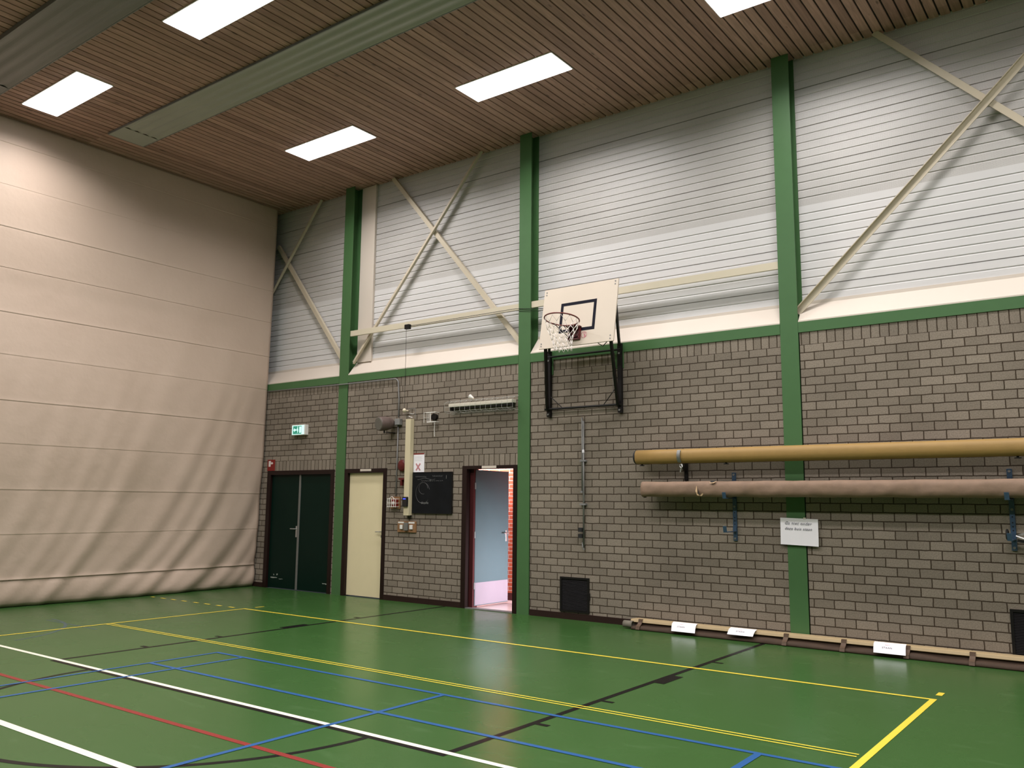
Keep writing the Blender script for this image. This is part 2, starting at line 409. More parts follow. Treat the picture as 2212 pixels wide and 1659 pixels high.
# ------------------------------------------------------------------ ceiling
def wood_mat():
    m, nt, bs = new_mat('ceiling_boards'); N, L = nt.nodes, nt.links
    tc = N.new('ShaderNodeTexCoord'); sp = N.new('ShaderNodeSeparateXYZ'); L.new(tc.outputs['Object'], sp.inputs[0])
    fl = N.new('ShaderNodeMath'); fl.operation = 'MULTIPLY'; fl.inputs[1].default_value = 1/0.122; L.new(sp.outputs[0], fl.inputs[0])
    f2 = N.new('ShaderNodeMath'); f2.operation = 'FLOOR'; L.new(fl.outputs[0], f2.inputs[0])
    yy = N.new('ShaderNodeMath'); yy.operation = 'MULTIPLY'; yy.inputs[1].default_value = 0.26; L.new(sp.outputs[1], yy.inputs[0])
    y2 = N.new('ShaderNodeMath'); y2.operation = 'FLOOR'; L.new(yy.outputs[0], y2.inputs[0])
    cb = N.new('ShaderNodeCombineXYZ'); L.new(f2.outputs[0], cb.inputs[0]); L.new(y2.outputs[0], cb.inputs[1])
    wn = N.new('ShaderNodeTexWhiteNoise'); L.new(cb.outputs[0], wn.inputs['Vector'])
    mx = N.new('ShaderNodeMix'); mx.data_type = 'RGBA'
    mx.inputs[6].default_value = (0.315, 0.182, 0.143, 1); mx.inputs[7].default_value = (0.46, 0.28, 0.225, 1); L.new(wn.outputs['Value'], mx.inputs[0])
    mp = N.new('ShaderNodeMapping'); mp.inputs['Scale'].default_value = (18, 1.2, 1); L.new(tc.outputs['Object'], mp.inputs['Vector'])
    n = N.new('ShaderNodeTexNoise'); n.inputs['Scale'].default_value = 2.0; n.inputs['Detail'].default_value = 6; n.inputs['Distortion'].default_value = 0.8
    L.new(mp.outputs[0], n.inputs['Vector'])
    r = N.new('ShaderNodeMapRange'); r.inputs[1].default_value = 0.3; r.inputs[2].default_value = 0.7; r.inputs[3].default_value = 0.80; r.inputs[4].default_value = 1.18
    L.new(n.outputs['Fac'], r.inputs[0])
    # knots
    m2 = N.new('ShaderNodeMapping'); m2.inputs['Scale'].default_value = (8, 2.6, 1); L.new(tc.outputs['Object'], m2.inputs['Vector'])
    v = N.new('ShaderNodeTexVoronoi'); v.inputs['Scale'].default_value = 0.8; L.new(m2.outputs[0], v.inputs['Vector'])
    rv = N.new('ShaderNodeMapRange'); rv.inputs[1].default_value = 0.05; rv.inputs[2].default_value = 0.12; rv.inputs[3].default_value = 0.45; rv.inputs[4].default_value = 1.0
    L.new(v.outputs['Distance'], rv.inputs[0])
    ml = N.new('ShaderNodeMath'); ml.operation = 'MULTIPLY'; L.new(r.outputs[0], ml.inputs[0]); L.new(rv.outputs[0], ml.inputs[1])
    s = N.new('ShaderNodeVectorMath'); s.operation = 'SCALE'; L.new(mx.outputs[2], s.inputs[0]); L.new(ml.outputs[0], s.inputs['Scale'])
    L.new(s.outputs[0], bs.inputs['Base Color']); bs.inputs['Roughness'].default_value = 0.6; bs.inputs['Specular IOR Level'].default_value = 0.3
    return m
ZC = 7.309
bm = bmesh.new(); pitch = 0.122; k = math.floor(X0/pitch)
while k*pitch < X1:
    a = k*pitch; box(bm, a+0.010, a+pitch-0.010, Y0, CY+0.04, ZC, ZC+0.018); k += 1
structure(obj('ceiling', bm, wood_mat()))
VOID = mat('ceiling_void', (0.012, 0.009, 0.007, 1), 0.9)
structure(obj('ceiling_backing', bx(X0, X1, Y0, CY+0.1, ZC+0.019, ZC+0.06), VOID))

# ------------------------------------------------------------------ luminaires
DIFF = mat_emit('lamp_diffuser', (1.0, 0.97, 0.99, 1), 5.0)
def luminaire(name='ceiling_light', label='', loc=(0, 0, 0)):
    t = thing(name, label, 'light', loc, 'rectangular ceiling lights')
    x, y, z = loc
    bm = bmesh.new()
    for a, b, c, d in ((-0.81, 0.81, -0.26, -0.245), (-0.81, 0.81, 0.245, 0.26), (-0.81, -0.795, -0.245, 0.245), (0.795, 0.81, -0.245, 0.245)):
        box(bm, x+a, x+b, y+c, y+d, z-0.012, z)
    obj('frame', bm, WHITEM, t)
    bm = bmesh.new(); box(bm, x-0.795, x+0.795, y-0.245, y+0.245, z-0.020, z-0.001)
    obj('diffuser', bm, DIFF, t)
    ld = bpy.data.lights.new('lamp', 'AREA'); ld.shape = 'RECTANGLE'; ld.size = 1.5; ld.size_y = 0.44
    ld.energy = LAMP_W*(1.75 if y < -7 else 1.0); ld.color = LAMP_COL; ld.spread = math.radians(LAMP_SPREAD)
    lo = bpy.data.objects.new('lamp', ld); C.objects.link(lo); lo.parent = t; lo.location = (0, 0, -0.024)
    return t
lab = {(-10.22, -1.55): 'white rectangular ceiling light next to the curtain in the row along the brick wall',
       (-6.56, -1.55): 'long white ceiling light high above the basketball hoop',
       (-2.88, -1.55): 'white ceiling light cut off by the top edge at the right of the photo',
       (-12.00, -4.88): 'white ceiling light nearest the curtain, beyond the end of the grey heating panel',
       (-8.32, -4.88): 'large white ceiling light cut off by the top edge between the two heating panels'}
rows = [(-1.55, -10.22), (-4.88, -12.00), (-8.2, -10.22)]
ordw = ['first', 'second', 'third', 'fourth', 'fifth', 'sixth']
for ri, (y, xs) in enumerate(rows):
    x = xs; ci = -1
    while x < 5:
        ci += 1
        key = (round(x, 2), y)
        l = next((v for k_, v in lab.items() if abs(k_[0]-x) < 0.1 and abs(k_[1]-y) < 0.1), 'white ceiling light, %s from the curtain in the %s row out from the brick wall' % (ordw[ci], ordw[ri]))
        luminaire(label=l, loc=(x, y, ZC))
        x += 3.675

# radiant heating panels
PANEL = mat('heating_panel_paint', (0.37, 0.37, 0.33, 1), 0.5, var=0.1, scale=1.5)
PANEL2 = mat('heating_panel_grey', (0.20, 0.19, 0.19, 1), 0.5, var=0.1, scale=1.5)
def heat_panel(label, x0, x1, y0, y1, z0, z1, m, stripes):
    t = thing('heating_panel', label, 'heating panel', (x0, (y0+y1)/2, z1), 'ceiling heating panels')
    n = stripes*8; prof = []
    for i in range(n+1):
        v = i/n; y = y0 + (y1-y0)*v
        prof.append((y, z0 + 0.016*(0.5 - 0.5*math.cos(2*PI*stripes*v))))
    bm = bmesh.new(); sheet(bm, prof, x0+0.45, x1)
    bm2 = bm
    sheet(bm2, [(y0, z0), (y1, z0)], x0, x0+0.45)
    o = obj('panel', bm2, m, t, smooth=False)
    bm = bmesh.new()
    box(bm, x0, x1, y0-0.012, y0, z0-0.004, z1); box(bm, x0, x1, y1, y1+0.012, z0-0.004, z1); box(bm, x0-0.01, x0, y0, y1, z0-0.002, z1)
    obj('side_edge', bm, GREYM, t)
    return t
heat_panel('grey-green ribbed heating panel running along the ceiling between the light rows', -12.75, X1, -3.858, -3.282, 7.28, ZC-0.002, PANEL, 4)
heat_panel('wide dark grey heating panel at the top left corner of the photo', -12.80, X1, -6.13, -5.495, 7.245, ZC-0.002, PANEL2, 4)

# ------------------------------------------------------------------ curtain (hall divider)
def curtain_mat():
    m, nt, bs = new_mat('beige_curtain'); N, L = nt.nodes, nt.links
    tc = N.new('ShaderNodeTexCoord')
    n = N.new('ShaderNodeTexNoise'); n.inputs['Scale'].default_value = 1.2; n.inputs['Detail'].default_value = 5; L.new(tc.outputs['Object'], n.inputs['Vector'])
    mx = N.new('ShaderNodeMix'); mx.data_type = 'RGBA'; mx.inputs[6].default_value = (0.48, 0.365, 0.285, 1); mx.inputs[7].default_value = (0.55, 0.43, 0.345, 1)
    L.new(n.outputs['Fac'], mx.inputs[0]); L.new(mx.outputs[2], bs.inputs['Base Color'])
    bs.inputs['Roughness'].default_value = 0.62
    n2 = N.new('ShaderNodeTexNoise'); n2.inputs['Scale'].default_value = 5; n2.inputs['Detail'].default_value = 3; L.new(tc.outputs['Object'], n2.inputs['Vector'])
    bp = N.new('ShaderNodeBump'); bp.inputs['Strength'].default_value = 0.25; bp.inputs['Distance'].default_value = 0.03
    L.new(n2.outputs['Fac'], bp.inputs['Height']); L.new(bp.outputs[0], bs.inputs['Normal'])
    return m
seams = [0.405, 1.07, 1.725, 2.395, 3.03, 3.71, 4.35, 5.02, 5.64, 6.28, 6.92]
def curtain_x(y, z):
    """folds: nearly flat on top, growing slanted billows towards the floor"""
    s = -y                              # distance from the brick wall
    x = -13.47 - 0.20*(1 - min(z, 7.3)/7.3)**1.5
    x += 0.16*(1 - math.exp(-s/0.9))*math.sin(PI*min(1.0, z/4.8))**1.2 * (1.0 if z < 4.8 else 0.0)
    x += 0.12*math.exp(-((s-2.7)/1.3)**2)*max(0, 1-z/1.6)
    low = max(0.0, 1 - z/4.8)**1.2
    near = 0.8*math.exp(-((s-1.1)/1.5)**2) + 0.35*math.exp(-((s-3.6)/1.4)**2) + 0.15
    ph = s*8.6 - 13.0*math.exp(-z/1.7) + z*1.2 + 1.3*math.sin(s*1.3 + 0.7) + 0.5*math.sin(s*3.1 + z*1.1)
    amp = 0.6 + 0.4*math.sin(ph*0.37 + 1.0) 
    x += 0.040*low*near*amp*math.sin(ph)
    x += 0.015*low*near*math.sin(1.9*ph + 0.6*math.sin(z*2.0) + 0.6)
    x += 0.020*low*math.sin(s*2.2 - 4.0*math.exp(-z/1.5) + 2.0)
    x += 0.010*math.sin(s*2.1 + 0.5)*max(0.2, 1-z/7.4) + 0.004*math.sin(s*6.3 + z*0.4)*math.exp(-s/3.5)
    for i, q in enumerate(seams):
        dz = z - q; a = 0.005 if i % 2 == 0 else 0.0025
        if i == 0: a = 0.014
        if -0.05 < dz < 0: x += a*(1+dz/0.05)*0.0 - a*0.55*math.exp(-(dz/0.02)**2)
        elif 0 <= dz < 0.16: x += a*math.exp(-dz/0.03)
    if z < 0.36: x += 0.02*math.sin(PI*min(1, (0.38-z)/0.38)) - 0.04*max(0, 1 - z/0.08)
    return x
zs = set(); z = 0.012
while z < ZC: zs.add(round(z, 4)); z += 0.055
zs.add(ZC-0.004)
for q in seams:
    for d in (-0.04, -0.025, -0.012, -0.004, 0.0, 0.006, 0.016, 0.03, 0.05, 0.08): zs.add(round(q+d, 4))
zs = sorted(zs); ys = [-0.03 - 0.05*k for k in range(int(15.9/0.05))]
bm = bmesh.new()
grid = [[bm.verts.new((curtain_x(y, z), y, z)) for z in zs] for y in ys]
for i in range(len(ys)-1):
    for j in range(len(zs)-1):
        bm.faces.new((grid[i][j], grid[i+1][j], grid[i+1][j+1], grid[i][j+1]))
cur = obj('divider_curtain', bm, curtain_mat(), smooth=True)
sm = cur.modifiers.new('thickness', 'SOLIDIFY'); sm.thickness = 0.006
tag(cur, 'beige roll-up divider curtain with stitched seams hanging from ceiling to floor', 'curtain')

# other walls of the hall, behind the camera and beyond the frame
HALLW = mat('hall_wall_paint', (0.22, 0.20, 0.16, 1), 0.8)
structure(obj('wall_right', bx(X1, X1+0.1, Y0, CY+0.1, -0.1, ZC+0.06), HALLW))
structure(obj('wall_front', bx(X0, X1+0.1, Y0-0.1, Y0, -0.1, ZC+0.06), HALLW))
structure(obj('wall_left', bx(X0-0.1, X0, Y0-0.1, CY+0.1, -0.1, ZC+0.06), HALLW))

# ------------------------------------------------------------------ doors
DGREEN = mat('dark_green_paint', (0.0022, 0.0135, 0.0090, 1), 0.4, var=0.1, spec=0.12)
d1 = structure(thing('door_1', 'dark green double door in a maroon frame beside the curtain', 'door', (-12.5, 0.0, 0)))
def frame(parent, x0, x1, zt, wl, wr, wt, y0=-0.014, y1=0.12, m=MAROON):
    bm = bmesh.new()
    box(bm, x0, x0+wl, y0, y1, 0, zt); box(bm, x1-wr, x1, y0, y1, 0, zt); box(bm, x0+wl, x1-wr, y0, y1, zt-wt, zt)
    return obj('door_frame', bm, m, parent)
frame(d1, -13.415, -11.555, 2.148, 0.10, 0.085, 0.075)
leafA = obj('door_leaf', bx(-13.31, -12.515, 0.03, 0.07, 0.01, 2.07), DGREEN, d1)
leafB = obj('door_leaf', bx(-12.50, -11.645, 0.03, 0.07, 0.01, 2.07), DGREEN, d1)
def lever(parent, x, z, dirx, y, m=STEEL, plate=True, length=0.12):
    bm = bmesh.new()
    if plate: box(bm, x-0.018, x+0.018, y-0.008, y, z-0.15, z+0.05, bev=0.003)
    tube(bm, [(x, y-0.005, z), (x, y-0.05, z), (x+dirx*length, y-0.05, z)], 0.009)
    return obj('door_handle', bm, m, parent, smooth=False)
def sub(o, parent):
    o.parent = parent; o.location = (0, 0, 0); return o
lev = lever(None, -12.555, 1.09, -1, 0.03); sub(lev, leafA)
strip = obj('meeting_strip', bx(-12.525, -12.478, 0.018, 0.034, 0.01, 2.07, bev=0.003), ZINC, d1); strip['label'] = 'grey metal strip where the two leaves meet'
SCUFF = mat('scuff_marks', (0.30, 0.33, 0.30, 1), 0.8, var=0.4, scale=40)
for (x, z, l, h, lf) in ((-13.23, 0.185, 0.19, 0.016, leafA), (-13.16, 0.235, 0.025, 0.022, leafA), (-13.07, 0.24, 0.04, 0.024, leafA), (-13.0, 0.17, 0.12, 0.008, leafA),
                     (-11.80, 0.155, 0.09, 0.014, leafB), (-11.72, 0.15, 0.04, 0.012, leafB)):
    bm = bmesh.new(); q = [bm.verts.new((x+a*l+random.uniform(-.01, .01), 0.0292, z+b*h+random.uniform(-.004, .004))) for a, b in ((0,0),(0.3,-.2),(0.7,0.1),(1,0.2),(1,0.8),(0.6,1.1),(0.25,0.8),(0,1))]
    bm.faces.new(q); sub(obj('scuff_mark', bm, SCUFF), lf)

DCREAM = mat('cream_door_paint', (0.74, 0.65, 0.42, 1), 0.4, var=0.03)
d2 = structure(thing('door_2', 'closed cream flush door in a maroon frame', 'door', (-10.77, 0.0, 0)))
frame(d2, -11.287, -10.262, 2.152, 0.085, 0.075, 0.07)
leaf = obj('door_leaf', bx(-11.20, -10.34, 0.04, 0.08, 0.015, 2.08), DCREAM, d2)
sub(lever(None, -10.385, 1.095, -1, 0.04, plate=False, length=0.10), leaf)
sub(obj('keyhole_plate', bx(-10.40, -10.35, 0.034, 0.04, 1.0, 1.04), ZINC), leaf)
sg = obj('door_sign', bx(-10.89, -10.625, -0.018, -0.014, 2.108, 2.145), CREAMW, d2); sg['label'] = 'small pale name plate on the frame above the cream door'

d3 = structure(thing('door_3', 'grey door standing open into a bright corridor beside the column', 'door', (-8.08, 0.0, 0)))
frame(d3, -8.605, -7.548, 2.158, 0.09, 0.07, 0.05, y1=0.10)
obj('door_jamb', bx(-8.515, -8.44, 0.075, 0.19, 0.0, 2.11), MAROON_LIT, d3)
GREYD = mat('grey_blue_door_paint', (0.062, 0.108, 0.118, 1), 0.38, var=0.05)
leaf = obj('door_leaf', bx(-8.475, -8.435, 0.115, 0.965, 0.03, 2.10), GREYD, d3); leaf['label'] = 'grey blue door leaf swung open'
sub(obj('kick_plate', bx(-8.4345, -8.431, 0.125, 0.96, 0.04, 0.375), mat('kick_plate_metal', (0.23, 0.20, 0.235, 1), 0.45)), leaf)
bm = bmesh.new(); box(bm, -8.435, -8.425, 0.885, 0.925, 0.98, 1.16, bev=0.003); tube(bm, [(-8.43, 0.905, 1.11), (-8.385, 0.905, 1.11), (-8.385, 0.79, 1.11)], 0.010)
hd = obj('door_handle', bm, STEEL); sub(hd, leaf)
for z in (0.33, 1.10, 1.85):
    bm = bmesh.new(); tube(bm, [(-8.432, 0.105, z-0.05), (-8.432, 0.105, z+0.05)], 0.010); obj('hinge', bm, GREYM, d3)
sg = obj('door_sign', bx(-8.215, -7.935, -0.018, -0.014, 2.113, 2.153), CREAMW, d3); sg['label'] = 'small pale name plate on the frame above the open door'
bm = bmesh.new(); box(bm, -8.515, -7.618, -0.01, 0.12, 0.0, 0.012); obj('threshold', bm, ZINC, d3)

# corridor behind the open door
CW = mat('corridor_floor_tiles', (0.78, 0.62, 0.62, 1), 0.25, var=0.08, scale=14)
structure(obj('floor_corridor', bx(-9.6, -5.6, 0.0, 1.55, -0.05, 0.004), CW))
def uv_box(name, a, m):
    bm = bmesh.new(); uvl = bm.loops.layers.uv.new('UVMap'); box(bm, *a)
    for f in bm.faces:
        f.normal_update()
        for lp in f.loops:
            p = lp.vert.co; lp[uvl].uv = ((p.x if abs(f.normal.x) < 0.5 else p.y) + 20, p.z + 5)
    return obj(name, bm, m)
structure(uv_box('wall_corridor', (-9.6, -5.6, 1.30, 1.40, 0, 2.7), REDBRICK))
structure(uv_box('wall_corridor_left', (-9.7, -9.6, 0.19, 1.40, 0, 2.7), REDBRICK))
structure(obj('baseboard_corridor', bx(-9.6, -5.6, 1.285, 1.30, 0.004, 0.12), MAROON_LIT))
structure(obj('ceiling_corridor', bx(-9.7, -5.5, 0.19, 1.40, 2.66, 2.72), WHITEM))
# unseen glazed opening at the right end of the corridor: low daylight, shaped to miss the upper door leaf
bm = bmesh.new()
box(bm, -5.66, -5.60, 0.19, 1.30, 0.95, 2.66); box(bm, -5.66, -5.60, 0.19, 0.25, 0, 0.95); box(bm, -5.66, -5.60, 1.24, 1.30, 0, 0.95)
structure(obj('wall_corridor_right', bm, WHITEM))
GLASS, gnt, gbs = new_mat('window_glass')          # clear thin pane: see-through with a weak gloss
gt = gnt.nodes.new('ShaderNodeBsdfTransparent'); gm = gnt.nodes.new('ShaderNodeMixShader'); gm.inputs[0].default_value = 0.08
gbs.inputs['Roughness'].default_value = 0.05
gnt.links.new(gt.outputs[0], gm.inputs[1]); gnt.links.new(gbs.outputs[0], gm.inputs[2])
gnt.links.new(gm.outputs[0], gnt.nodes['Material Output'].inputs['Surface'])
structure(obj('window_1', bx(-5.635, -5.630, 0.25, 1.24, 0.02, 0.95), GLASS))
ld = bpy.data.lights.new('daylight', 'AREA'); ld.shape = 'RECTANGLE'; ld.size = 0.85; ld.size_y = 0.95; ld.energy = 40; ld.color = (1.0, 0.90, 0.99); ld.spread = math.radians(60)
lo = bpy.data.objects.new('daylight', ld); C.objects.link(lo); lo.location = (-5.5, 0.75, 0.47); lo.rotation_euler = (0, math.radians(90), 0)
cl = thing('corridor_fill_lamp', 'unseen ceiling lamp added to light the corridor brick behind the open door', 'light', (-8.95, 1.0, 2.66))  # added fill lamp for the red brick, out of view
obj('diffuser', bx(-9.15, -8.75, 0.90, 1.10, 2.62, 2.66), mat_emit('corridor_fill_diffuser', (1, 0.85, 0.9, 1), 6.0), cl)
ld = bpy.data.lights.new('lamp', 'AREA'); ld.size = 0.4; ld.energy = 60; ld.color = (1.0, 0.90, 0.94)
lo = bpy.data.objects.new('lamp', ld); C.objects.link(lo); lo.parent = cl; lo.location = (0, 0, -0.045)

# ------------------------------------------------------------------ braces and rails on the ribbed wall
BR = mat('brace_paint', (0.56, 0.49, 0.37, 1), 0.5, var=0.06)
def brace(p, q, label, y=0.10, wd=0.075):
    bm = bmesh.new(); a = Vector((p[0], y, p[1])); b = Vector((q[0], y, q[1]))
    bar(bm, a, b, wd, 0.008)
    d = (b-a).normalized(); s = d.cross(Vector((0, 1, 0))).normalized()
    fl = 0.026 if y > 0.105 else -0.022
    bar(bm, a + s*(wd/2-0.004) + Vector((0, fl, 0)), b + s*(wd/2-0.004) + Vector((0, fl, 0)), 0.008, 0.044)
    o = obj('cross_brace', bm, BR); tag(o, label, 'brace', 'diagonal wall braces'); return o
brace((-12.318, 7.303), (-13.95, 5.35), 'cream diagonal brace by the curtain rising to the ceiling towards the first column')
brace((-13.598, 6.604), (-11.44, 3.93), 'cream diagonal brace running down from the curtain to the first green column', y=0.118)
brace((-10.445, 7.309), (-7.50, 3.91), 'cream brace falling from the ceiling behind the long rail towards the hoop column', y=0.118)
brace((-8.405, 7.309), (-11.275, 4.045), 'cream brace rising from beside the cream casing to the ceiling left of the hoop column', y=0.10)
brace((-2.304, 7.309), (0.52, 4.35), 'cream brace at the top right corner falling to the right', y=0.118)
brace((-3.345, 3.945), (-0.05, 7.155), 'olive-cream brace rising to the right from the column behind the tubes', y=0.085, wd=0.085)
RAIL = mat('rail_paint', (0.60, 0.54, 0.41, 1), 0.45, var=0.04)
bm = bmesh.new(); box(bm, -11.29, -5.0, 0.012, 0.05, 4.52, 4.615); rl = obj('wall_rail', bm, RAIL)
bm = bmesh.new(); box(bm, -11.289, -7.545, 0.010, 0.05, 4.515, 4.612); box(bm, -7.318, -3.54, 0.010, 0.05, 4.520, 4.615)
bpy.data.objects.remove(rl, do_unlink=True)
rl = obj('wall_rail', bm, RAIL); tag(rl, 'long flat cream rail spanning the ribbed wall behind the backboard', 'rail')
# thin cable with a small black pulley block
bm = bmesh.new(); tube(bm, [(-9.86, -0.006, 4.53), (-7.6, -0.013, 4.535), (-6.95, -0.03, 4.45)], 0.004, 6)
tube(bm, [(-9.86, -0.006, 4.515), (-7.6, -0.013, 4.50), (-6.95, -0.03, 4.42)], 0.003, 6)
tube(bm, [(-9.885, -0.02, 4.50), (-9.87, -0.03, 3.70), (-9.84, -0.06, 3.14)], 0.003, 6)
pu = thing('pulley_cable', 'thin cable led over a small black pulley block on the cream rail', 'cable', (-9.85, -0.01, 4.52))
obj('cable', bm, BLACK, pu)
obj('pulley_block', bx(-9.905, -9.80, -0.05, 0.008, 4.475, 4.555, bev=0.006), BLACK, pu)

# ------------------------------------------------------------------ basketball hoop
bo = Vector((-6.7589, -0.5933, 3.7309)); be = Vector((0, 0.17585, 0.98442)); bn = Vector((0, -0.98442, 0.17585)); bxv = Vector((1, 0, 0))
def B(u, v, n=0.0): return bo + bxv*u + be*v + bn*n
def bbox(bm, u0, u1, v0, v1, n0, n1):
    vs = [bm.verts.new(B(u, v, n)) for u in (u0, u1) for v in (v0, v1) for n in (n0, n1)]
    for q in ((0,1,3,2),(4,6,7,5),(0,4,5,1),(2,3,7,6),(0,2,6,4),(1,5,7,3)): bm.faces.new([vs[i] for i in q])
    return bm
hoop = thing('basketball_hoop', 'tilted basketball backboard with red ring and white net on a black wall frame', 'basketball hoop', (-6.36, 0.0, 2.83))
bb = obj('backboard', bbox(bmesh.new(), 0, 1.2, 0, 0.895, -0.02, 0.0), BOARDW, hoop)
def subh(o, par): o.parent = par; o.location = (0, 0, 0); return o
bm = bmesh.new()
for r in ((0.308, 0.888, 0.600, 0.645), (0.308, 0.888, 0.2, 0.247), (0.308, 0.352, 0.247, 0.600), (0.844, 0.888, 0.247, 0.600)): bbox(bm, *r, 0.0, 0.0012)
subh(obj('target_rectangle', bm, mat('navy_paint', (0.006, 0.006, 0.014, 1), 0.5, spec=0.1)), bb)['label'] = 'dark blue painted rectangle'
for u, v in ((0.038, 0.852), (0.038, 0.812), (1.155, 0.862), (1.155, 0.82), (1.147, 0.081), (1.147, 0.038), (0.034, 0.076), (0.034, 0.04)):
    subh(obj('bolt_head', tube(bmesh.new(), [B(u, v, 0), B(u, v, 0.004)], 0.010, 8), GREYM), bb)
# round no-hanging sticker
bm = bmesh.new()
ring = []
for k in range(32):
    a = 2*PI*k/32; ring.append([bm.verts.new(B(0.731 + r*math.cos(a), 0.137 + r*math.sin(a), 0.0015)) for r in (0.040, 0.047)])
for k in range(32): bm.faces.new((ring[k][0], ring[k][1], ring[(k+1) % 32][1], ring[(k+1) % 32][0]))
fig = [(0.735, 0.095), (0.770, 0.112), (0.752, 0.130), (0.757, 0.168), (0.748, 0.170), (0.744, 0.148), (0.735, 0.142), (0.722, 0.160), (0.716, 0.154), (0.733, 0.130)]
bm.faces.new([bm.verts.new(B(u, v, 0.0015)) for u, v in fig])
tube(bm, [B(0.731, 0.165, 0.001), B(0.731, 0.165, 0.002)], 0.008, 10)
subh(obj('sticker', bm, INKRED), bb)['label'] = 'round red pictogram sticker'
# ring bracket and ring
bm = bmesh.new(); bbox(bm, 0.50, 0.68, 0.07, 0.085, 0.0, 0.035)
bbox(bm, 0.50, 0.515, 0.085, 0.265, 0.0, 0.045); bbox(bm, 0.665, 0.68, 0.085, 0.265, 0.0, 0.045); bbox(bm, 0.515, 0.665, 0.085, 0.27, 0.0, 0.012)
bbox(bm, 0.535, 0.645, 0.11, 0.125, 0.012, 0.03)
bbox(bm, 0.50, 0.68, 0.235, 0.25, 0.0, 0.125)
obj('ring_bracket', bm, RED, hoop)
RC = B(0.6, 0.24, 0.37)
ringp = [RC + (bxv*math.cos(a) + bn*math.sin(a))*0.235 for a in [2*PI*k/48 for k in range(48)]]
bm = bmesh.new(); tube(bm, ringp, 0.0095, 10, closed=True)
obj('ring', bm, mat('ring_paint', (0.14, 0.02, 0.015, 1), 0.35), hoop, smooth=True)
bm = bmesh.new()
for s in (-1, 1): tube(bm, [B(0.6+s*0.02, 0.085, 0.02), B(0.6+s*0.10, 0.236, 0.17)], 0.006, 8)
tube(bm, [B(0.535, 0.09, 0.03), B(0.42, 0.232, 0.30)], 0.005, 8)
obj('ring_stay', bm, BLACK, hoop)
# net: 12 loops, two crossing sets of cords drawn in towards the bottom
bm = bmesh.new(); NS = 12; rowsn = 6
def netp(k, j):
    t_ = j/rowsn
    a = 2*PI*(k + 0.5*(j % 2))/NS
    r = 0.228*max(0.0, 1-t_)**1.6 + 0.118*(1-max(0.0, 1-t_)**1.6)
    top_ = RC + (bxv*math.cos(a) + bn*math.sin(a))*0.228
    flat = RC + (bxv*math.cos(a) + Vector((0, -1, 0))*math.sin(a))*r
    wgt = min(1, t_*2.2)
    p = top_*(1-wgt) + flat*wgt
    zz = 0.42*t_
    return Vector((p.x + 0.035*t_*t_ , p.y - 0.02*t_, p.z - zz - 0.012 + 0.006*math.sin(3*a + j)))
for k in range(NS):
    for j in range(rowsn):
        a_ = netp(k, j)
        k1 = k if j % 2 == 0 else k+1
        for kk in (k1, k1-1):
            b_ = netp(kk, j+1); mid = (a_+b_)/2 + Vector((0, 0, -0.006))
            if j == 0: 
                if kk == k1-1: continue
                tube(bm, [a_, b_], 0.0031, 5)
                tube(bm, [a_, netp(k-1, 1)], 0.0031, 5)
            else: tube(bm, [a_, mid, b_], 0.0030, 5)
net = obj('net', bm, mat('net_cord', (0.80, 0.74, 0.70, 1), 0.8), hoop, smooth=True)
# wall frame
for nm, xc in (('wall_rail_bar', -6.955), ('wall_rail_bar', -5.775)):
    bm = bmesh.new(); box(bm, xc-0.03, xc+0.03, -0.06, -0.012, 2.835, 3.80)
    r_ = obj(nm, bm, BLACK, hoop)
    for z in (2.87, 3.66): subh(obj('bolt', tube(bmesh.new(), [(xc, -0.072, z), (xc, -0.06, z)], 0.014, 8), ZINC), r_)
for xa, xb in ((-6.965, -6.655), (-5.790, -5.605)):
    bm = bmesh.new(); bar(bm, (xa, -0.075, 2.93), (xb, -0.575, 3.745), 0.035, 0.035); obj('support_arm', bm, BLACK, hoop)
    bm = bmesh.new(); bar(bm, (xa+0.02, -0.06, 3.77), (xb, -0.455, 4.38), 0.03, 0.03); obj('support_arm', bm, BLACK, hoop)
    bm = bmesh.new(); tube(bm, [B(xb-bo.x, 0.02, -0.035), B(xb-bo.x, 0.88, -0.035)], 0.015, 8); obj('board_batten', bm, BLACK, hoop)
for pts_, rad in (([(-7.0, -0.075, 2.945), (-5.745, -0.075, 2.945)], 0.017), ([(-6.99, -0.05, 3.715), (-5.76, -0.05, 3.715)], 0.014)):
    obj('cross_bar', tube(bmesh.new(), pts_, rad, 10), BLACK, hoop)
for pts_ in ([(-6.892, -0.09, 3.12), (-6.703, -0.08, 2.955)], [(-5.82, -0.10, 3.16), (-6.015, -0.08, 2.955)], [B(0.95, 0.0, -0.03), B(1.03, -0.05, -0.03), B(1.1, 0.02, -0.03)]):
    obj('corner_stay', tube(bmesh.new(), pts_, 0.006, 6), BLACK, hoop)
bm = bmesh.new()
for k in range(26):
    z = 3.70 - k*0.023
    tube(bm, [(-5.83, -0.14, z), (-5.828, -0.14, z-0.018)], 0.003, 5)
obj('chain', bm, ZINC, hoop)
for a, b in ((-5.87, -5.735), (-7.05, -6.905)):
    obj('mounting_plate', bx(a, b, -0.016, 0.0, 3.458, 3.70), GREEN, hoop)['label'] = 'green plate behind the black frame'

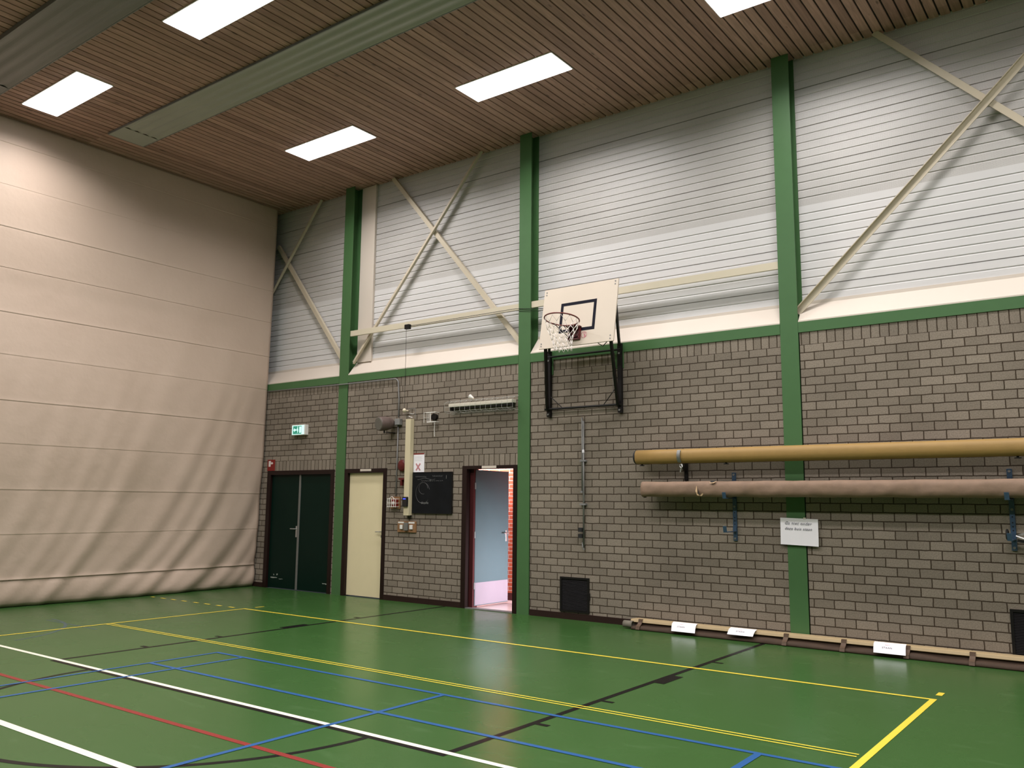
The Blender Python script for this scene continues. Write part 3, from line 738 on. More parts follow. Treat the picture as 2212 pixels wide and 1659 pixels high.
# ------------------------------------------------------------------ vents in the brick wall
VENTM = mat('vent_black', (0.010, 0.009, 0.010, 1), 0.6, var=0.05, spec=0.15)
def vent(x0, x1, z0, z1, label, latch=True):
    t = thing('air_vent', label, 'air vent', ((x0+x1)/2, 0, z0), 'black floor level vents')
    bm = bmesh.new(); w_ = 0.028
    box(bm, x0, x1, -0.018, 0.0, z0, z0+w_); box(bm, x0, x1, -0.018, 0.0, z1-w_, z1); box(bm, x0, x0+w_, -0.018, 0, z0+w_, z1-w_); box(bm, x1-w_, x1, -0.018, 0, z0+w_, z1-w_)
    obj('frame', bm, BLACK, t)
    bm = bmesh.new(); box(bm, x0+w_, x1-w_, -0.003, 0.0, z0+w_, z1-w_)
    z = z0+w_+0.006
    while z < z1-w_-0.01:
        prism(bm, [(-0.013, z), (-0.011, z-0.002), (-0.003, z+0.008), (-0.003, z+0.011)], x0+w_, x1-w_); z += 0.0155
    obj('louvre', bm, VENTM, t)
    if latch: obj('latch', bx(x1-0.004, x1+0.012, -0.024, -0.002, (z0+z1)/2-0.06, (z0+z1)/2+0.04, bev=0.004), BLACK, t)
vent(-6.780, -6.302, 0.102, 0.577, 'square black louvred vent near the floor below the basketball hoop')
vent(-1.265, -0.76, 0.096, 0.566, 'black louvred vent near the floor at the right edge of the photo')

# ------------------------------------------------------------------ vertical pole holder under the hoop
t = thing('pole_bracket', 'slim upright grey metal pole fixed to the brick wall below the hoop', 'pole', (-6.385, 0, 0.97))
bm = bmesh.new(); tube(bm, [(-6.398, -0.03, 1.75), (-6.398, -0.03, 2.80)], 0.011, 8); tube(bm, [(-6.372, -0.035, 0.99), (-6.372, -0.035, 2.75)], 0.013, 8)
obj('pole', bm, ZINC, t, smooth=True)
for z in (2.19, 1.585): obj('clip', bx(-6.43, -6.335, -0.05, 0.0, z-0.012, z+0.012), GREYM, t)
obj('clip', bx(-6.415, -6.385, -0.05, 0, 1.745, 1.77), GREYM, t)
bm = bmesh.new(); box(bm, -6.385, -6.358, -0.052, -0.03, 2.30, 2.345, bev=0.004); obj('tag', bm, WHITEP, t)
for z in (1.235, 1.15):
    bm = bmesh.new(); tube(bm, [(-6.405, -0.07, z-0.028), (-6.405, -0.07, z+0.028)], 0.034, 12); obj('knob', bm, DARKRUB, t)
bm = bmesh.new(); tube(bm, [(-6.40, -0.03, 1.06), (-6.38, -0.05, 1.0), (-6.365, -0.04, 0.965), (-6.39, -0.03, 0.99)], 0.008, 6); obj('hook', bm, GREYM, t)

# ------------------------------------------------------------------ long tubes on brackets
def prof_tube(bm, x0, x1, yc, zc, fn, step=0.12, seg=36, wob=0.0):
    rings = []; n = int((x1-x0)/step)+1
    for i in range(n+1):
        x = x0 + (x1-x0)*i/n; ring = []
        for k in range(seg):
            a = 2*PI*k/seg; py, pz = fn(a, x)
            ring.append(bm.verts.new((x, yc+py, zc+pz)))
        rings.append(ring)
    for i in range(n):
        for k in range(seg): bm.faces.new((rings[i][k], rings[i][(k+1) % seg], rings[i+1][(k+1) % seg], rings[i+1][k]))
    bm.faces.new(rings[0]); bm.faces.new(rings[-1])
    return bm
TUBEY = mat('yellow_tube_wrap', (0.315, 0.192, 0.056, 1), 0.6, var=0.10, scale=9, bump=0.15, bscale=20)
TUBEB = mat('brown_paper_wrap', (0.225, 0.148, 0.100, 1), 0.75, var=0.28, scale=7, bump=0.6, bscale=9)
t1 = thing('storage_tube', 'long yellow-brown tube with a black end cap, upper one on the brick wall', 'tube', (-5.40, -0.20, 2.11))
obj('tube', prof_tube(bmesh.new(), -5.425, 1.6, -0.20, 2.207, lambda a, x: (0.094*abs(math.cos(a))**0.8*math.copysign(1, math.cos(a)), 0.092*abs(math.sin(a))**0.8*math.copysign(1, math.sin(a))), step=0.5), TUBEY, t1, smooth=True)
bm = bmesh.new(); tube(bm, [(-5.455, -0.20, 2.207), (-5.424, -0.20, 2.207)], [0.086, 0.0955], 30); obj('end_cap', bm, DARKRUB, t1)
for x in (-5.365, -4.20, -1.075):
    bm = bmesh.new(); tube(bm, [(x, -0.20, 2.118), (x, -0.20, 2.10)], 0.012, 8); tube(bm, [(x, -0.20, 2.102), (x, -0.20, 2.092)], 0.032, 14)
    obj('foot_knob', bm, DARKRUB, t1)
# clamp and post holding the yellow tube
t = thing('tube_clamp', 'grey strap clamp on a black post gripping the yellow-brown tube', 'clamp', (-4.80, 0, 1.9))
bm = bmesh.new()
pts = [(-4.79, -0.20+0.112*math.cos(a), 2.207+0.110*math.sin(a)) for a in [math.radians(q) for q in range(140, 236, 8)]]
for i in range(len(pts)-1): bar(bm, pts[i], pts[i+1], 0.045, 0.006, nrm=(1, 0, 0)) if False else None
for i in range(len(pts)-1):
    p, q = Vector(pts[i]), Vector(pts[i+1]); d = (q-p).normalized(); nn = d.cross(Vector((1, 0, 0)))
    bar(bm, p, q + d*0.003, 0.045, 0.008, nrm=nn)
obj('strap', bm, ZINC, t)
bm = bmesh.new(); box(bm, -4.845, -4.80, -0.03, 0, 1.90, 2.20)
bar(bm, (-4.822, -0.02, 2.02), (-4.80, -0.20, 2.095), 0.03, 0.02, nrm=(1, 0, 0)); obj('post', bm, BLACK, t)
bm = bmesh.new(); tube(bm, [(-4.765, -0.27, 2.10), (-4.755, -0.275, 2.07), (-4.775, -0.272, 2.04), (-4.785, -0.27, 2.0)], 0.008, 6)
tube(bm, [(-4.77+0.018*math.cos(a), -0.275, 2.08+0.02*math.sin(a)) for a in [2*PI*k/10 for k in range(10)]], 0.005, 6, closed=True); obj('ring_pull', bm, STEEL, t)

t2 = thing('storage_tube', 'long dull pink-brown tube in torn paper wrapping, lower one on blue brackets', 'tube', (-5.31, -0.21, 1.69))
def pf(a, x):
    c, s = math.cos(a), math.sin(a); e = 0.72
    ry = 0.096*(abs(c)**e)*(1 if c > 0 else -1); rz = 0.097*(abs(s)**e)*(1 if s > 0 else -1)
    k = 1 + 0.018*math.sin(x*7.3+2*a) + 0.014*math.sin(x*15.1+3*a+1) + 0.01*math.sin(x*31+5*a)
    if s < 0: k += 0.02*math.sin(x*11 + a)
    return ry*k, rz*k
obj('tube', prof_tube(bmesh.new(), -5.335, 1.6, -0.215, 1.788, pf, step=0.035), TUBEB, t2, smooth=True)
PAPERT = mat('torn_paper', (0.55, 0.38, 0.22, 1), 0.8)
bm = bmesh.new()
q = [(-4.545, -0.322, 1.83), (-4.535, -0.328, 1.79), (-4.53, -0.335, 1.74), (-4.505, -0.32, 1.705), (-4.535, -0.33, 1.71), (-4.555, -0.335, 1.76)]
bm.faces.new([bm.verts.new(p) for p in q])
q = [(-4.505, -0.32, 1.705), (-4.47, -0.325, 1.735), (-4.455, -0.322, 1.73), (-4.48, -0.318, 1.70)]
bm.faces.new([bm.verts.new(p) for p in q])
o = obj('torn_flap', bm, PAPERT, t2)
bm = bmesh.new()
bm.faces.new([bm.verts.new(p) for p in [(-4.53, -0.3225, 1.80), (-4.515, -0.3235, 1.75), (-4.497, -0.322, 1.71), (-4.525, -0.324, 1.735)]])
obj('tear', bm, DARKRUB, t2); bm = bmesh.new()
bm.faces.new([bm.verts.new(p) for p in [(-4.375, -0.285, 1.890), (-4.295, -0.285, 1.890), (-4.31, -0.318, 1.866), (-4.36, -0.318, 1.866)]])
obj('tear', bm, DARKRUB, t2)
bm = bmesh.new(); bm.faces.new([bm.verts.new(p) for p in [(-4.375, -0.322, 1.867), (-4.30, -0.322, 1.868), (-4.285, -0.305, 1.885), (-4.315, -0.325, 1.858), (-4.36, -0.326, 1.857)]]); obj('torn_flap', bm, PAPERT, t2)
bm = bmesh.new(); tube(bm, [(-5.32, -0.215, 1.70), (-5.32, -0.215, 1.68)], 0.02, 10); obj('foot_knob', bm, MAROON, t2)

def bracket(xc, label):
    t = thing('tube_bracket', label, 'bracket', (xc, 0, 1.155), 'blue steel wall brackets')
    bm = bmesh.new(); box(bm, xc-0.025, xc+0.025, -0.022, 0.0, 1.155, 1.995, bev=0.003); up_ = obj('upright', bm, BLUEST, t)
    for z in (1.97, 1.575, 1.185): subh(obj('bolt', tube(bmesh.new(), [(xc, -0.028, z), (xc, -0.022, z)], 0.014, 10), ZINC), up_)
    for z in (1.50, 1.44, 1.40, 1.36): subh(obj('hole', tube(bmesh.new(), [(xc, -0.0235, z), (xc, -0.022, z)], 0.007, 8), BLACK), up_)
    for z in (1.672, 1.265):
        bm = bmesh.new(); box(bm, xc-0.022, xc+0.022, -0.33, -0.02, z, z+0.010)
        box(bm, xc-0.022, xc+0.022, -0.012-0.022, -0.022, z, z+0.06)
        bar(bm, (xc, -0.328, z), (xc, -0.345, z+0.075), 0.044, 0.008, nrm=(0, 1, 0.2)); obj('hook', bm, BLUEST, t)
    return t
bracket(-4.180, 'blue steel wall bracket with a free lower hook, left of the handwritten note')
bracket(-1.182, 'blue steel wall bracket at the right edge with a black clip on its lower hook')
t = thing('steel_clip', 'black clip with a pale rod lying on the lower hook of the right bracket', 'clip', (-1.12, -0.15, 1.276))
bm = bmesh.new(); tube(bm, [(-1.222, -0.15+0.045*math.cos(a), 1.322+0.045*math.sin(a)) for a in [2*PI*k/16 for k in range(16)]], 0.012, 8, closed=True); obj('clip_ring', bm, DARKRUB, t)
bm = bmesh.new(); tube(bm, [(-1.145, -0.10, 1.31), (-1.07, -0.14, 1.335)], 0.009, 6); tube(bm, [(-1.148, -0.13, 1.308), (-0.95, -0.20, 1.24)], 0.009, 6); obj('rod', bm, STEEL, t)
bm = bmesh.new(); bar(bm, (-1.142, -0.10, 1.262), (-0.95, -0.12, 1.235), 0.03, 0.02); obj('lever', bm, DARKRUB, t)

# ------------------------------------------------------------------ handwritten note
t = thing('note', 'white sheet with handwriting taped across the green column below the tubes', 'paper note', (-3.385, -0.03, 1.13))
bm = bmesh.new(); nx, nz = 8, 6
pt = [[None]*(nz+1) for _ in range(nx+1)]
for i in range(nx+1):
    for j in range(nz+1):
        u, v = i/nx, j/nz
        x = -3.606 + 0.446*u; z = 1.137 + 0.314*v - 0.013*u
        pt[i][j] = bm.verts.new((x, -0.030 - 0.012*(1-v)**2 - 0.006*abs(u-0.5), z))
for i in range(nx):
    for j in range(nz): bm.faces.new((pt[i][j], pt[i+1][j], pt[i+1][j+1], pt[i][j+1]))
sh = obj('sheet', bm, WHITEP, t, smooth=True)
text('handwriting', 'Ga niet onder', 0.048, (-3.555, -0.040, 1.375), (PI/2, math.radians(1.5), 0), INK, t, shear=0.35, align='LEFT', space=1.15, depth=0.0003)
text('handwriting', 'deze buis staan', 0.046, (-3.555, -0.040, 1.312), (PI/2, math.radians(1.5), 0), INK, t, shear=0.35, align='LEFT', space=1.12, depth=0.0003)
bm = bmesh.new(); box(bm, -3.33, -3.30, -0.036, -0.0335, 1.44, 1.455); obj('tape', bm, CREAMW, t)

# ------------------------------------------------------------------ long wooden trough on the floor with paper signs
BEAMW = mat('tan_wood', (0.40, 0.30, 0.165, 1), 0.55, var=0.10, scale=5)
CLOTH = mat('brown_canvas', (0.045, 0.024, 0.012, 1), 0.8, var=0.3, scale=6, bump=0.5, bscale=12)
LEATH = mat('brown_strap', (0.085, 0.048, 0.026, 1), 0.6)
t = thing('floor_beam', 'long low tan beam in brown canvas lying on the floor against the brick wall', 'beam', (-5.5, -0.2, 0))
bm = bmesh.new(); prism(bm, [(-0.03, 0.10), (-0.215, 0.082), (-0.225, 0.09), (-0.215, 0.118), (-0.20, 0.124), (-0.03, 0.118)], -5.545, 1.5); obj('top_board', bm, BEAMW, t)
bm = bmesh.new(); n = 240; rr = []
for i in range(n+1):
    x = -5.50 + 7.0*i/n
    w1 = 0.010*math.sin(x*4.9+0.5) + 0.006*math.sin(x*11.3)
    prof = [(-0.05, 0.099), (-0.19, 0.092), (-0.205, 0.055 + w1*0.4), (-0.225, 0.050 + w1), (-0.26 + w1*0.5, 0.052 + w1), (-0.285 + w1*0.5, 0.040 + w1*0.8), (-0.30, 0.015), (-0.295, 0.002), (-0.05, 0.002)]
    rr.append([bm.verts.new((x, y, z)) for y, z in prof])
for i in range(n):
    for k in range(len(rr[0])): bm.faces.new((rr[i][k], rr[i][(k+1) % len(rr[0])], rr[i+1][(k+1) % len(rr[0])], rr[i+1][k]))
bm.faces.new(rr[0]); bm.faces.new(rr[-1][::-1])
obj('canvas', bm, CLOTH, t, smooth=True)
for x in (-5.40, -3.515, -2.87, -2.215, -1.597, -0.7):
    bm = bmesh.new()
    pr = [(-0.205, 0.1275), (-0.226, 0.124), (-0.234, 0.09), (-0.268, 0.062), (-0.300, 0.045), (-0.312, 0.012)]
    for i in range(len(pr)-1):
        p, q = Vector((x, *pr[i])), Vector((x, *pr[i+1])); d = (q-p).normalized()
        bar(bm, p, q + d*0.003, 0.055, 0.006, nrm=d.cross(Vector((1, 0, 0))))
    obj('strap', bm, LEATH, t)
bm = bmesh.new()     # grey curled end piece
prev = None
for k in range(14):
    a = math.radians(-60 + 22*k)
    q = [bm.verts.new((x, -0.24 + 0.048*math.cos(a)*(1+0.04*k/14), 0.055 + 0.048*math.sin(a))) for x in (-5.63, -5.50)]
    if prev: bm.faces.new((prev[0], prev[1], q[1], q[0]))
    prev = q
oe = obj('end_flap', bm, mat('grey_felt', (0.16, 0.14, 0.11, 1), 0.8), t, smooth=True); sm = oe.modifiers.new('thickness', 'SOLIDIFY'); sm.thickness = 0.005

def table_sign(label, tl, tr, bl_, br_, ztop, zbot, ybot, ty):
    """A5 sheet lying over the beam edge and hanging down in front"""
    t = thing('paper_sign', label, 'paper sign', ((tl+tr)/2, -0.25, 0.1), 'white printed signs on the floor beam')
    bm = bmesh.new(); nu, nv = 6, 10; g = []
    for j in range(nv+1):
        v = j/nv
        if v < 0.2: y = -0.165 - 0.05*(v/0.2); z = ztop + 0.004*math.sin(v/0.2*PI)
        else:
            s = (v-0.2)/0.8; y = -0.215 + (ybot+0.215)*(s**0.7); z = ztop + (zbot-ztop)*s**1.35
        row = []
        for i in range(nu+1):
            u = i/nu; xl = tl + (bl_-tl)*v; xr = tr + (br_-tr)*v
            row.append(bm.verts.new((xl + (xr-xl)*u, y - 0.002*math.sin(PI*u), z)))
        g.append(row)
    for j in range(nv):
        for i in range(nu): bm.faces.new((g[j][i], g[j][i+1], g[j+1][i+1], g[j+1][i]))
    obj('sheet', bm, WHITEP, t, smooth=True)
    ang = math.atan2(ztop-zbot, -(ybot+0.20)) ; xm = (tl+tr)/2 - 0.01
    def on(s): # point on the hanging part
        return -0.215 + (ybot+0.215)*(s**0.7) - 0.006, ztop + (zbot-ztop)*s**1.35 + 0.003
    for body, s, m_, sz in (('NIET', 0.30, INKRED, 0.022), ('STAAN', 0.60, INK, 0.030)):
        y, z = on(s); y2, z2 = on(max(0.02, s-0.25)); a = math.atan2(z2-z, y2-y)
        text('lettering', body, sz, (xm, y, z), (a, 0, 0), m_, t, space=1.15, depth=0.0002)
    return t
table_sign('white folded sign reading STAAN, first from the left end of the floor beam', -4.955, -4.63, -4.915, -4.60, 0.134, 0.042, -0.335, 0)
table_sign('white folded sign reading STAAN near the column, middle one on the floor beam', -4.195, -3.87, -4.19, -3.875, 0.134, 0.072, -0.325, 0)
table_sign('white folded sign reading STAAN right of the green column on the floor beam', -2.556, -2.232, -2.535, -2.212, 0.134, 0.042, -0.335, 0)

# ------------------------------------------------------------------ small things on the brick wall between the doors
# exit sign
t = thing('exit_sign', 'lit green and white emergency exit sign above the dark green double door', 'exit sign', (-12.48, 0, 2.79))
obj('housing', bx(-12.68, -12.305, -0.08, 0.0, 2.79, 2.98, bev=0.006), WHITEM, t)
GE = mat_emit('sign_green', (0.03, 0.24, 0.16, 1), 0.9); WE = mat_emit('sign_white', (0.62, 0.95, 0.88, 1), 0.95)
pan = obj('sign_panel', bx(-12.665, -12.33, -0.084, -0.079, 2.80, 2.97), WE, t)
bm = bmesh.new(); box(bm, -12.635, -12.40, -0.0862, -0.084, 2.812, 2.958); subh(obj('green_field', bm, GE), pan)
bm = bmesh.new()   # running figure, arrow and doorway
def poly(pts, y=-0.0868): bm.faces.new([bm.verts.new((x, y, z)) for x, z in pts])
poly([(-12.46, 2.83), (-12.405, 2.83), (-12.405, 2.945), (-12.46, 2.945)])
poly([(-12.625, 2.885), (-12.585, 2.925), (-12.585, 2.90), (-12.545, 2.90), (-12.545, 2.872), (-12.585, 2.872), (-12.585, 2.845)])
poly([(-12.52, 2.92), (-12.50, 2.925), (-12.485, 2.88), (-12.495, 2.84), (-12.515, 2.825), (-12.51, 2.86), (-12.535, 2.88)])
tube(bm, [(-12.505, -0.087, 2.938), (-12.505, -0.0866, 2.938)], 0.011, 10)
subh(obj('pictogram', bm, WE), pan)
# fire extinguisher sign
t = thing('fire_sign', 'small red sign with a white extinguisher symbol above the corner of the double door', 'sign', (-13.33, 0, 2.15))
obj('plate', bx(-13.435, -13.218, -0.008, 0.0, 2.152, 2.362), REDB, t)
bm = bmesh.new()
def poly2(pts, y=-0.0092): bm.faces.new([bm.verts.new((x, y, z)) for x, z in pts])
poly2([(-13.40, 2.23), (-13.34, 2.23), (-13.335, 2.34), (-13.40, 2.335)]); poly2([(-13.333, 2.275), (-13.285, 2.275), (-13.265, 2.295), (-13.29, 2.315), (-13.333, 2.31)])
obj('pictogram', bm, mat('sign_white_print', (0.65, 0.58, 0.55, 1), 0.6), t)
# conduit
bm = bmesh.new(); pts = [(-13.50, -0.03, 3.672), (-11.40, -0.03, 3.652), (-10.11, -0.03, 3.650)]
pts += [(-10.11 + 0.085*math.sin(a), -0.03, 3.565 + 0.085*math.cos(a)) for a in [math.radians(q) for q in (20, 45, 70, 90)]]
pts += [(-10.005, -0.025, 3.3), (-10.010, -0.02, 2.99)]
tube(bm, pts, 0.011, 8)
tube(bm, [(-10.012, -0.02, 2.85), (-10.022, -0.02, 1.684)], 0.010, 8)
cd = obj('conduit', bm, GREYM, smooth=True); tag(cd, 'thin grey conduit running under the green beam and down past the speaker', 'conduit')
# horn loudspeaker
t = thing('loudspeaker', 'grey-brown drum shaped loudspeaker mounted high on the brick wall', 'loudspeaker', (-10.12, 0, 2.89))
SPK = mat('speaker_brown', (0.12, 0.085, 0.075, 1), 0.5, var=0.25, scale=12); SPG = mat('speaker_grille', (0.13, 0.12, 0.10, 1), 0.7, var=0.2, scale=60)
ax0, ax1 = Vector((-10.12, -0.03, 2.90)), Vector((-10.175, -0.315, 2.868)); d = (ax1-ax0)
bm = bmesh.new(); tube(bm, [ax0, ax0+d*0.2, ax0+d*0.5, ax0+d*0.95, ax1], [0.05, 0.095, 0.118, 0.118, 0.113], 28); obj('drum', bm, SPK, t, smooth=False)
bm = bmesh.new(); dn = d.normalized(); tube(bm, [ax1, ax1+dn*0.006], [0.108, 0.100], 28); obj('grille', bm, SPG, t)
bm = bmesh.new(); tube(bm, [ax0+d*0.6+Vector((0, 0, -0.11)), ax0+d*0.6+Vector((0, 0.0, -0.16))], 0.012, 8); box(bm, -10.13, -10.09, -0.20, 0.0, 2.73, 2.742); obj('mounting_foot', bm, BLACK, t)
jb = obj('junction_box', bx(-10.045, -9.935, -0.075, 0.0, 2.862, 2.965, bev=0.006), mat('junction_grey', (0.22, 0.22, 0.21, 1), 0.6)); tag(jb, 'grey square junction box on the conduit beside the loudspeaker', 'junction box')
# tall cream control column
t = thing('control_box', 'tall narrow cream wall box with a black keypad beside the blackboard', 'wall box', (-9.7, 0, 1.376))
obj('housing', bx(-9.780, -9.666, -0.085, 0.0, 1.377, 2.945, bev=0.004), mat('cream_box_paint', (0.62, 0.55, 0.37, 1), 0.45, var=0.03), t)
rd = obj('keypad', bx(-9.785, -9.675, -0.118, -0.085, 1.518, 1.677, bev=0.008), mat('keypad_black', (0.01, 0.01, 0.012, 1), 0.3), t)
subh(obj('display', bx(-9.762, -9.705, -0.1195, -0.1178, 1.635, 1.652), mat_emit('display_blue', (0.05, 0.08, 1.0, 1), 1.6)), rd)
bm = bmesh.new(); tube(bm, [(-9.66, -0.03, 1.378), (-9.68, -0.03, 1.345), (-9.73, -0.03, 1.35)], 0.012, 8); obj('cable_gland', bm, BLACK, t)
# round sensor with wire bracket above the box
t = thing('wire_bracket', 'small pale round fitting and bent wire bracket above the tall cream box', 'bracket', (-9.74, 0, 2.95))
bm = bmesh.new()
tube(bm, [(-9.83, -0.012, 3.118), (-9.642, -0.012, 3.124), (-9.636, -0.012, 2.952)], 0.004, 6)
tube(bm, [(-9.83, -0.012, 3.06), (-9.72, -0.04, 3.035), (-9.66, -0.02, 3.03)], 0.004, 6)
tube(bm, [(-9.80, -0.04, 2.985), (-9.74, -0.05, 2.99), (-9.68, -0.03, 2.972)], 0.006, 6)
obj('wire', bm, STEEL, t)
bm = bmesh.new(); bmesh.ops.create_uvsphere(bm, u_segments=16, v_segments=10, radius=0.034, matrix=Matrix.Translation((-9.825, -0.075, 3.093)))
tube(bm, [(-9.825, -0.06, 3.09), (-9.80, 0.0, 3.09)], 0.012, 8); obj('round_head', bm, CREAM, t, smooth=True)
# caged ventilator opening
t = thing('caged_fan', 'small white wire cage over a round black fan opening', 'ventilator', (-9.22, 0, 2.86))
bm = bmesh.new(); tube(bm, [(-9.20, -0.05, 2.955), (-9.20, 0.0, 2.955)], 0.055, 18); obj('fan', bm, BLACK, t)
bm = bmesh.new(); box(bm, -9.32, -9.12, -0.10, -0.085, 3.018, 3.032); box(bm, -9.30, -9.11, -0.10, -0.085, 2.865, 2.880)
for x in (-9.37, -9.30, -9.265, -9.24, -9.225): tube(bm, [(x, -0.092, 3.03), (x+0.004, -0.092, 2.865)], 0.004, 6)
tube(bm, [(-9.37, -0.092, 3.025), (-9.30, -0.092, 3.025)], 0.004, 6); tube(bm, [(-9.12, -0.092, 3.025), (-9.12, 0, 3.025)], 0.005, 6); tube(bm, [(-9.12, -0.092, 2.872), (-9.12, 0, 2.872)], 0.005, 6)
tube(bm, [(-9.36, -0.092, 2.95), (-9.36, 0, 2.95)], 0.004, 6)
obj('cage', bm, WHITEM, t)
bm = bmesh.new(); tube(bm, [(-9.19, -0.03, 2.865), (-9.195, -0.03, 2.75), (-9.186, -0.03, 2.64)], 0.006, 6); obj('cord', bm, WHITEM, t)
# fluorescent fixture behind wire guard
t = thing('wall_light', 'unlit white strip light behind a wire guard above the blackboard', 'light', (-8.15, 0, 2.98))
bm = bmesh.new(); box(bm, -8.83, -7.58, -0.115, -0.0, 3.085, 3.135, bev=0.006); obj('housing', bm, mat('fixture_cream', (0.66, 0.62, 0.52, 1), 0.5, var=0.12, scale=12), t)
bm = bmesh.new(); tube(bm, [(-8.78, -0.07, 3.058), (-7.62, -0.07, 3.058)], 0.018, 12); box(bm, -8.82, -8.78, -0.10, -0.04, 3.03, 3.086); box(bm, -7.62, -7.58, -0.10, -0.04, 3.03, 3.086); obj('shaded_tube', bm, BLACK, t)  # black colour stands in for the shadow under the housing
bm = bmesh.new(); W_ = 0.0022
for (y, z) in ((-0.16, 3.145), (-0.16, 3.005), (-0.16, 3.075), (-0.01, 3.19), (-0.01, 2.98), (-0.09, 3.175), (-0.09, 2.99)):
    tube(bm, [(-8.87, y, z), (-7.53, y, z)], W_, 5)
for k in range(14):
    x = -8.87 + 1.34*k/13
    tube(bm, [(x, 0.0, 3.19), (x, -0.10, 3.175), (x, -0.16, 3.14), (x, -0.16, 3.01), (x, -0.10, 2.985), (x, 0.0, 2.98)], W_, 5)
obj('wire_guard', bm, mat('guard_wire', (0.42, 0.42, 0.38, 1), 0.5), t)
# shuttlecock caught on top of the guard
t = thing('shuttlecock', 'small white shuttlecock lying on top of the strip light guard', 'shuttlecock', (-8.38, -0.07, 3.19))
bm = bmesh.new(); a0 = Vector((-8.355, -0.075, 3.198)); a1 = Vector((-8.425, -0.08, 3.235)); tube(bm, [a0, a0+(a1-a0)*0.5, a1], [0.013, 0.024, 0.034], 14, caps=False); o = obj('skirt', bm, WHITEM, t)
sm = o.modifiers.new('thickness', 'SOLIDIFY'); sm.thickness = 0.002
bm = bmesh.new(); bmesh.ops.create_uvsphere(bm, u_segments=12, v_segments=8, radius=0.014, matrix=Matrix.Translation(a0)); obj('cork', bm, CREAM, t, smooth=True)
# red alarm bell and red call bracket
t = thing('alarm_bell', 'dark red round alarm bell half hidden behind the tall cream box', 'alarm bell', (-9.88, 0, 2.09))
bm = bmesh.new(); tube(bm, [(-9.885, 0.0, 2.187), (-9.885, -0.03, 2.187)], 0.05, 24); obj('base', bm, RED, t)
bm = bmesh.new(); tube(bm, [(-9.885, -0.03, 2.187), (-9.885, -0.04, 2.187), (-9.885, -0.055, 2.187), (-9.885, -0.065, 2.187)], [0.095, 0.095, 0.07, 0.02], 28); obj('gong', bm, RED, t, smooth=False)
bm = bmesh.new(); box(bm, -9.945, -9.80, -0.05, 0, 1.955, 1.985); box(bm, -9.90, -9.87, -0.05, 0, 1.86, 1.955)
rb = obj('red_bracket', bm, RED); tag(rb, 'small dark red T-shaped bracket below the alarm bell', 'bracket')
# fire call point in wire cage
t = thing('fire_call_point', 'red fire call point on a wooden board behind a white wire guard', 'call point', (-10.04, 0, 1.48))
WOODB = mat('varnished_wood', (0.24, 0.125, 0.055, 1), 0.5, var=0.2, scale=15)
obj('backing_board', bx(-10.14, -9.925, -0.018, 0.0, 1.482, 1.68), WOODB, t)
obj('call_box', bx(-10.085, -9.965, -0.07, -0.018, 1.515, 1.635, bev=0.006), REDB, t)
obj('call_window', bx(-10.05, -10.0, -0.073, -0.069, 1.55, 1.60), WHITEM, t)
bm = bmesh.new()
for z in (1.515, 1.575, 1.64): tube(bm, [(-10.135, 0, z), (-10.135, -0.10, z), (-9.945, -0.10, z), (-9.945, 0, z)], 0.005, 6)
for x in (-10.135, -10.09, -10.04, -9.99, -9.945): tube(bm, [(x, -0.10, 1.505), (x, -0.10, 1.65)], 0.005, 6)
tube(bm, [(-10.10, -0.10, 1.645), (-10.04, -0.09, 1.68), (-9.98, -0.10, 1.645)], 0.005, 6)
obj('wire_guard', bm, WHITEM, t)
# notice with red X
t = thing('notice', 'white notice with red heading and red X above the blackboard', 'notice', (-9.53, 0, 2.07))
obj('sheet', bx(-9.655, -9.42, -0.006, 0.0, 2.072, 2.382), WHITEP, t)
obj('heading', bx(-9.655, -9.42, -0.0075, -0.006, 2.362, 2.382), REDB, t)
bm = bmesh.new(); bar(bm, (-9.595, -0.0075, 2.105), (-9.505, -0.0075, 2.215), 0.024, 0.002); bar(bm, (-9.505, -0.0085, 2.105), (-9.595, -0.0085, 2.215), 0.024, 0.002); obj('red_cross', bm, INKRED, t)
bm = bmesh.new()
for k in range(5): box(bm, -9.63, -9.46 - 0.02*(k % 2), -0.0068, -0.006, 2.255+0.018*k, 2.259+0.018*k)
obj('fine_print', bm, mat('faint_ink', (0.6, 0.6, 0.62, 1), 0.8), t)
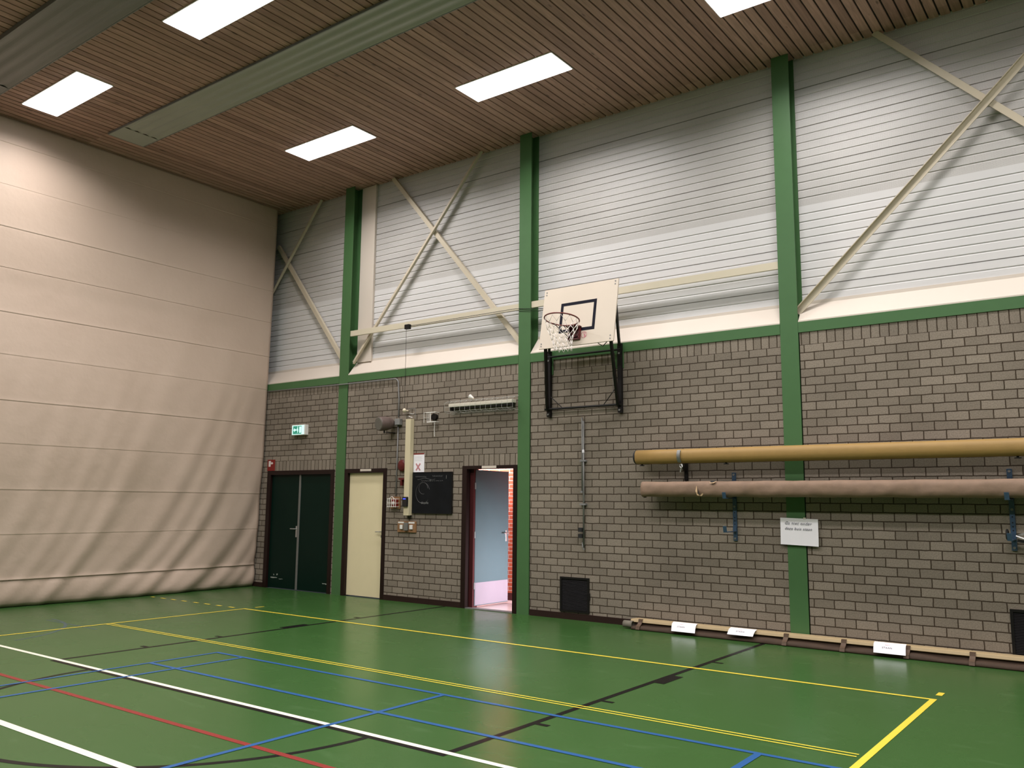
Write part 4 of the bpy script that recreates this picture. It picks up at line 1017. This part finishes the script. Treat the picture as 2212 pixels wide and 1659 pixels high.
# blackboard
t = thing('blackboard', 'square blackboard with faint chalk drawings on the brick wall', 'blackboard', (-9.235, 0, 1.42))
obj('board', bx(-9.650, -8.812, -0.022, -0.001, 1.419, 2.067), mat('blackboard_slate', (0.0055, 0.0065, 0.008, 1), 0.6, var=0.7, scale=5, spec=0.15), t)
bm = bmesh.new(); box(bm, -9.65, -8.806, -0.026, -0.001, 2.067, 2.074); box(bm, -9.65, -8.806, -0.026, -0.001, 1.412, 1.419); box(bm, -8.812, -8.804, -0.026, -0.001, 1.419, 2.067); obj('rim', bm, BLACK, t)
CHALK = mat('chalk', (0.10, 0.10, 0.10, 1), 0.9, var=0.5, scale=60); CHALK2 = mat('chalk_bright', (0.26, 0.26, 0.25, 1), 0.9, var=0.4, scale=60)
def scribble(pts, r=0.003, m=CHALK, name='chalk_mark'):
    bm = bmesh.new(); tube(bm, [(x, -0.0225, z) for x, z in pts], r, 4); return obj(name, bm, m, t)
sx = lambda u: -9.62 + u*0.80; sz = lambda v: 1.43 + v*0.62
random.seed(3)
scribble([(sx(0.04+i*0.011), sz(0.92+0.022*math.sin(i*2.1)*random.uniform(.5, 1.2))) for i in range(28)])
scribble([(sx(0.50+i*0.012), sz(0.93+0.02*math.sin(i*1.7+1))) for i in range(24)])
scribble([(sx(0.2+i*0.02), sz(0.81+0.012*math.sin(i*2.3))) for i in range(30)], 0.0025)
scribble([(sx(0.87), sz(0.95)), (sx(0.868), sz(0.86))], 0.003, CHALK2)
scribble([(sx(0.445), sz(0.84)), (sx(0.44), sz(0.80))], 0.004, CHALK2)
scribble([(sx(0.25+0.19*math.cos(a)), sz(0.50+0.27*math.sin(a))) for a in [math.radians(q) for q in range(20, 330, 12)]], 0.0025)
scribble([(sx(0.26+0.12*math.cos(a)), sz(0.62+0.15*math.sin(a))) for a in [math.radians(q) for q in range(0, 300, 15)]], 0.0025)
scribble([(sx(0.20+i*0.012), sz(0.24+0.03*math.sin(i*1.9))) for i in range(18)], 0.003, CHALK2)
scribble([(sx(0.10+0.5*i/20), sz(0.86-0.02*math.cos(i*0.4))) for i in range(20)], 0.0025)
# switch board
t = thing('switch_board', 'wooden board with two switches and grey trunking below the tall cream box', 'switch', (-9.76, 0, 1.10))
obj('backing_board', bx(-9.965, -9.555, -0.022, 0.0, 1.105, 1.285, bev=0.003), WOODB, t)
for x in (-9.885, -9.65):
    obj('label_strip', bx(x-0.065, x+0.065, -0.024, -0.0215, 1.248, 1.275), WHITEM, t)
    obj('switch', bx(x-0.03 + (0.02 if x < -9.7 else 0), x+0.03 + (0.02 if x < -9.7 else 0), -0.045, -0.021, 1.155, 1.225, bev=0.005), WHITEM, t)
obj('trunking', bx(-9.795, -9.715, -0.06, -0.0215, 1.135, 1.262, bev=0.005), ZINC, t)
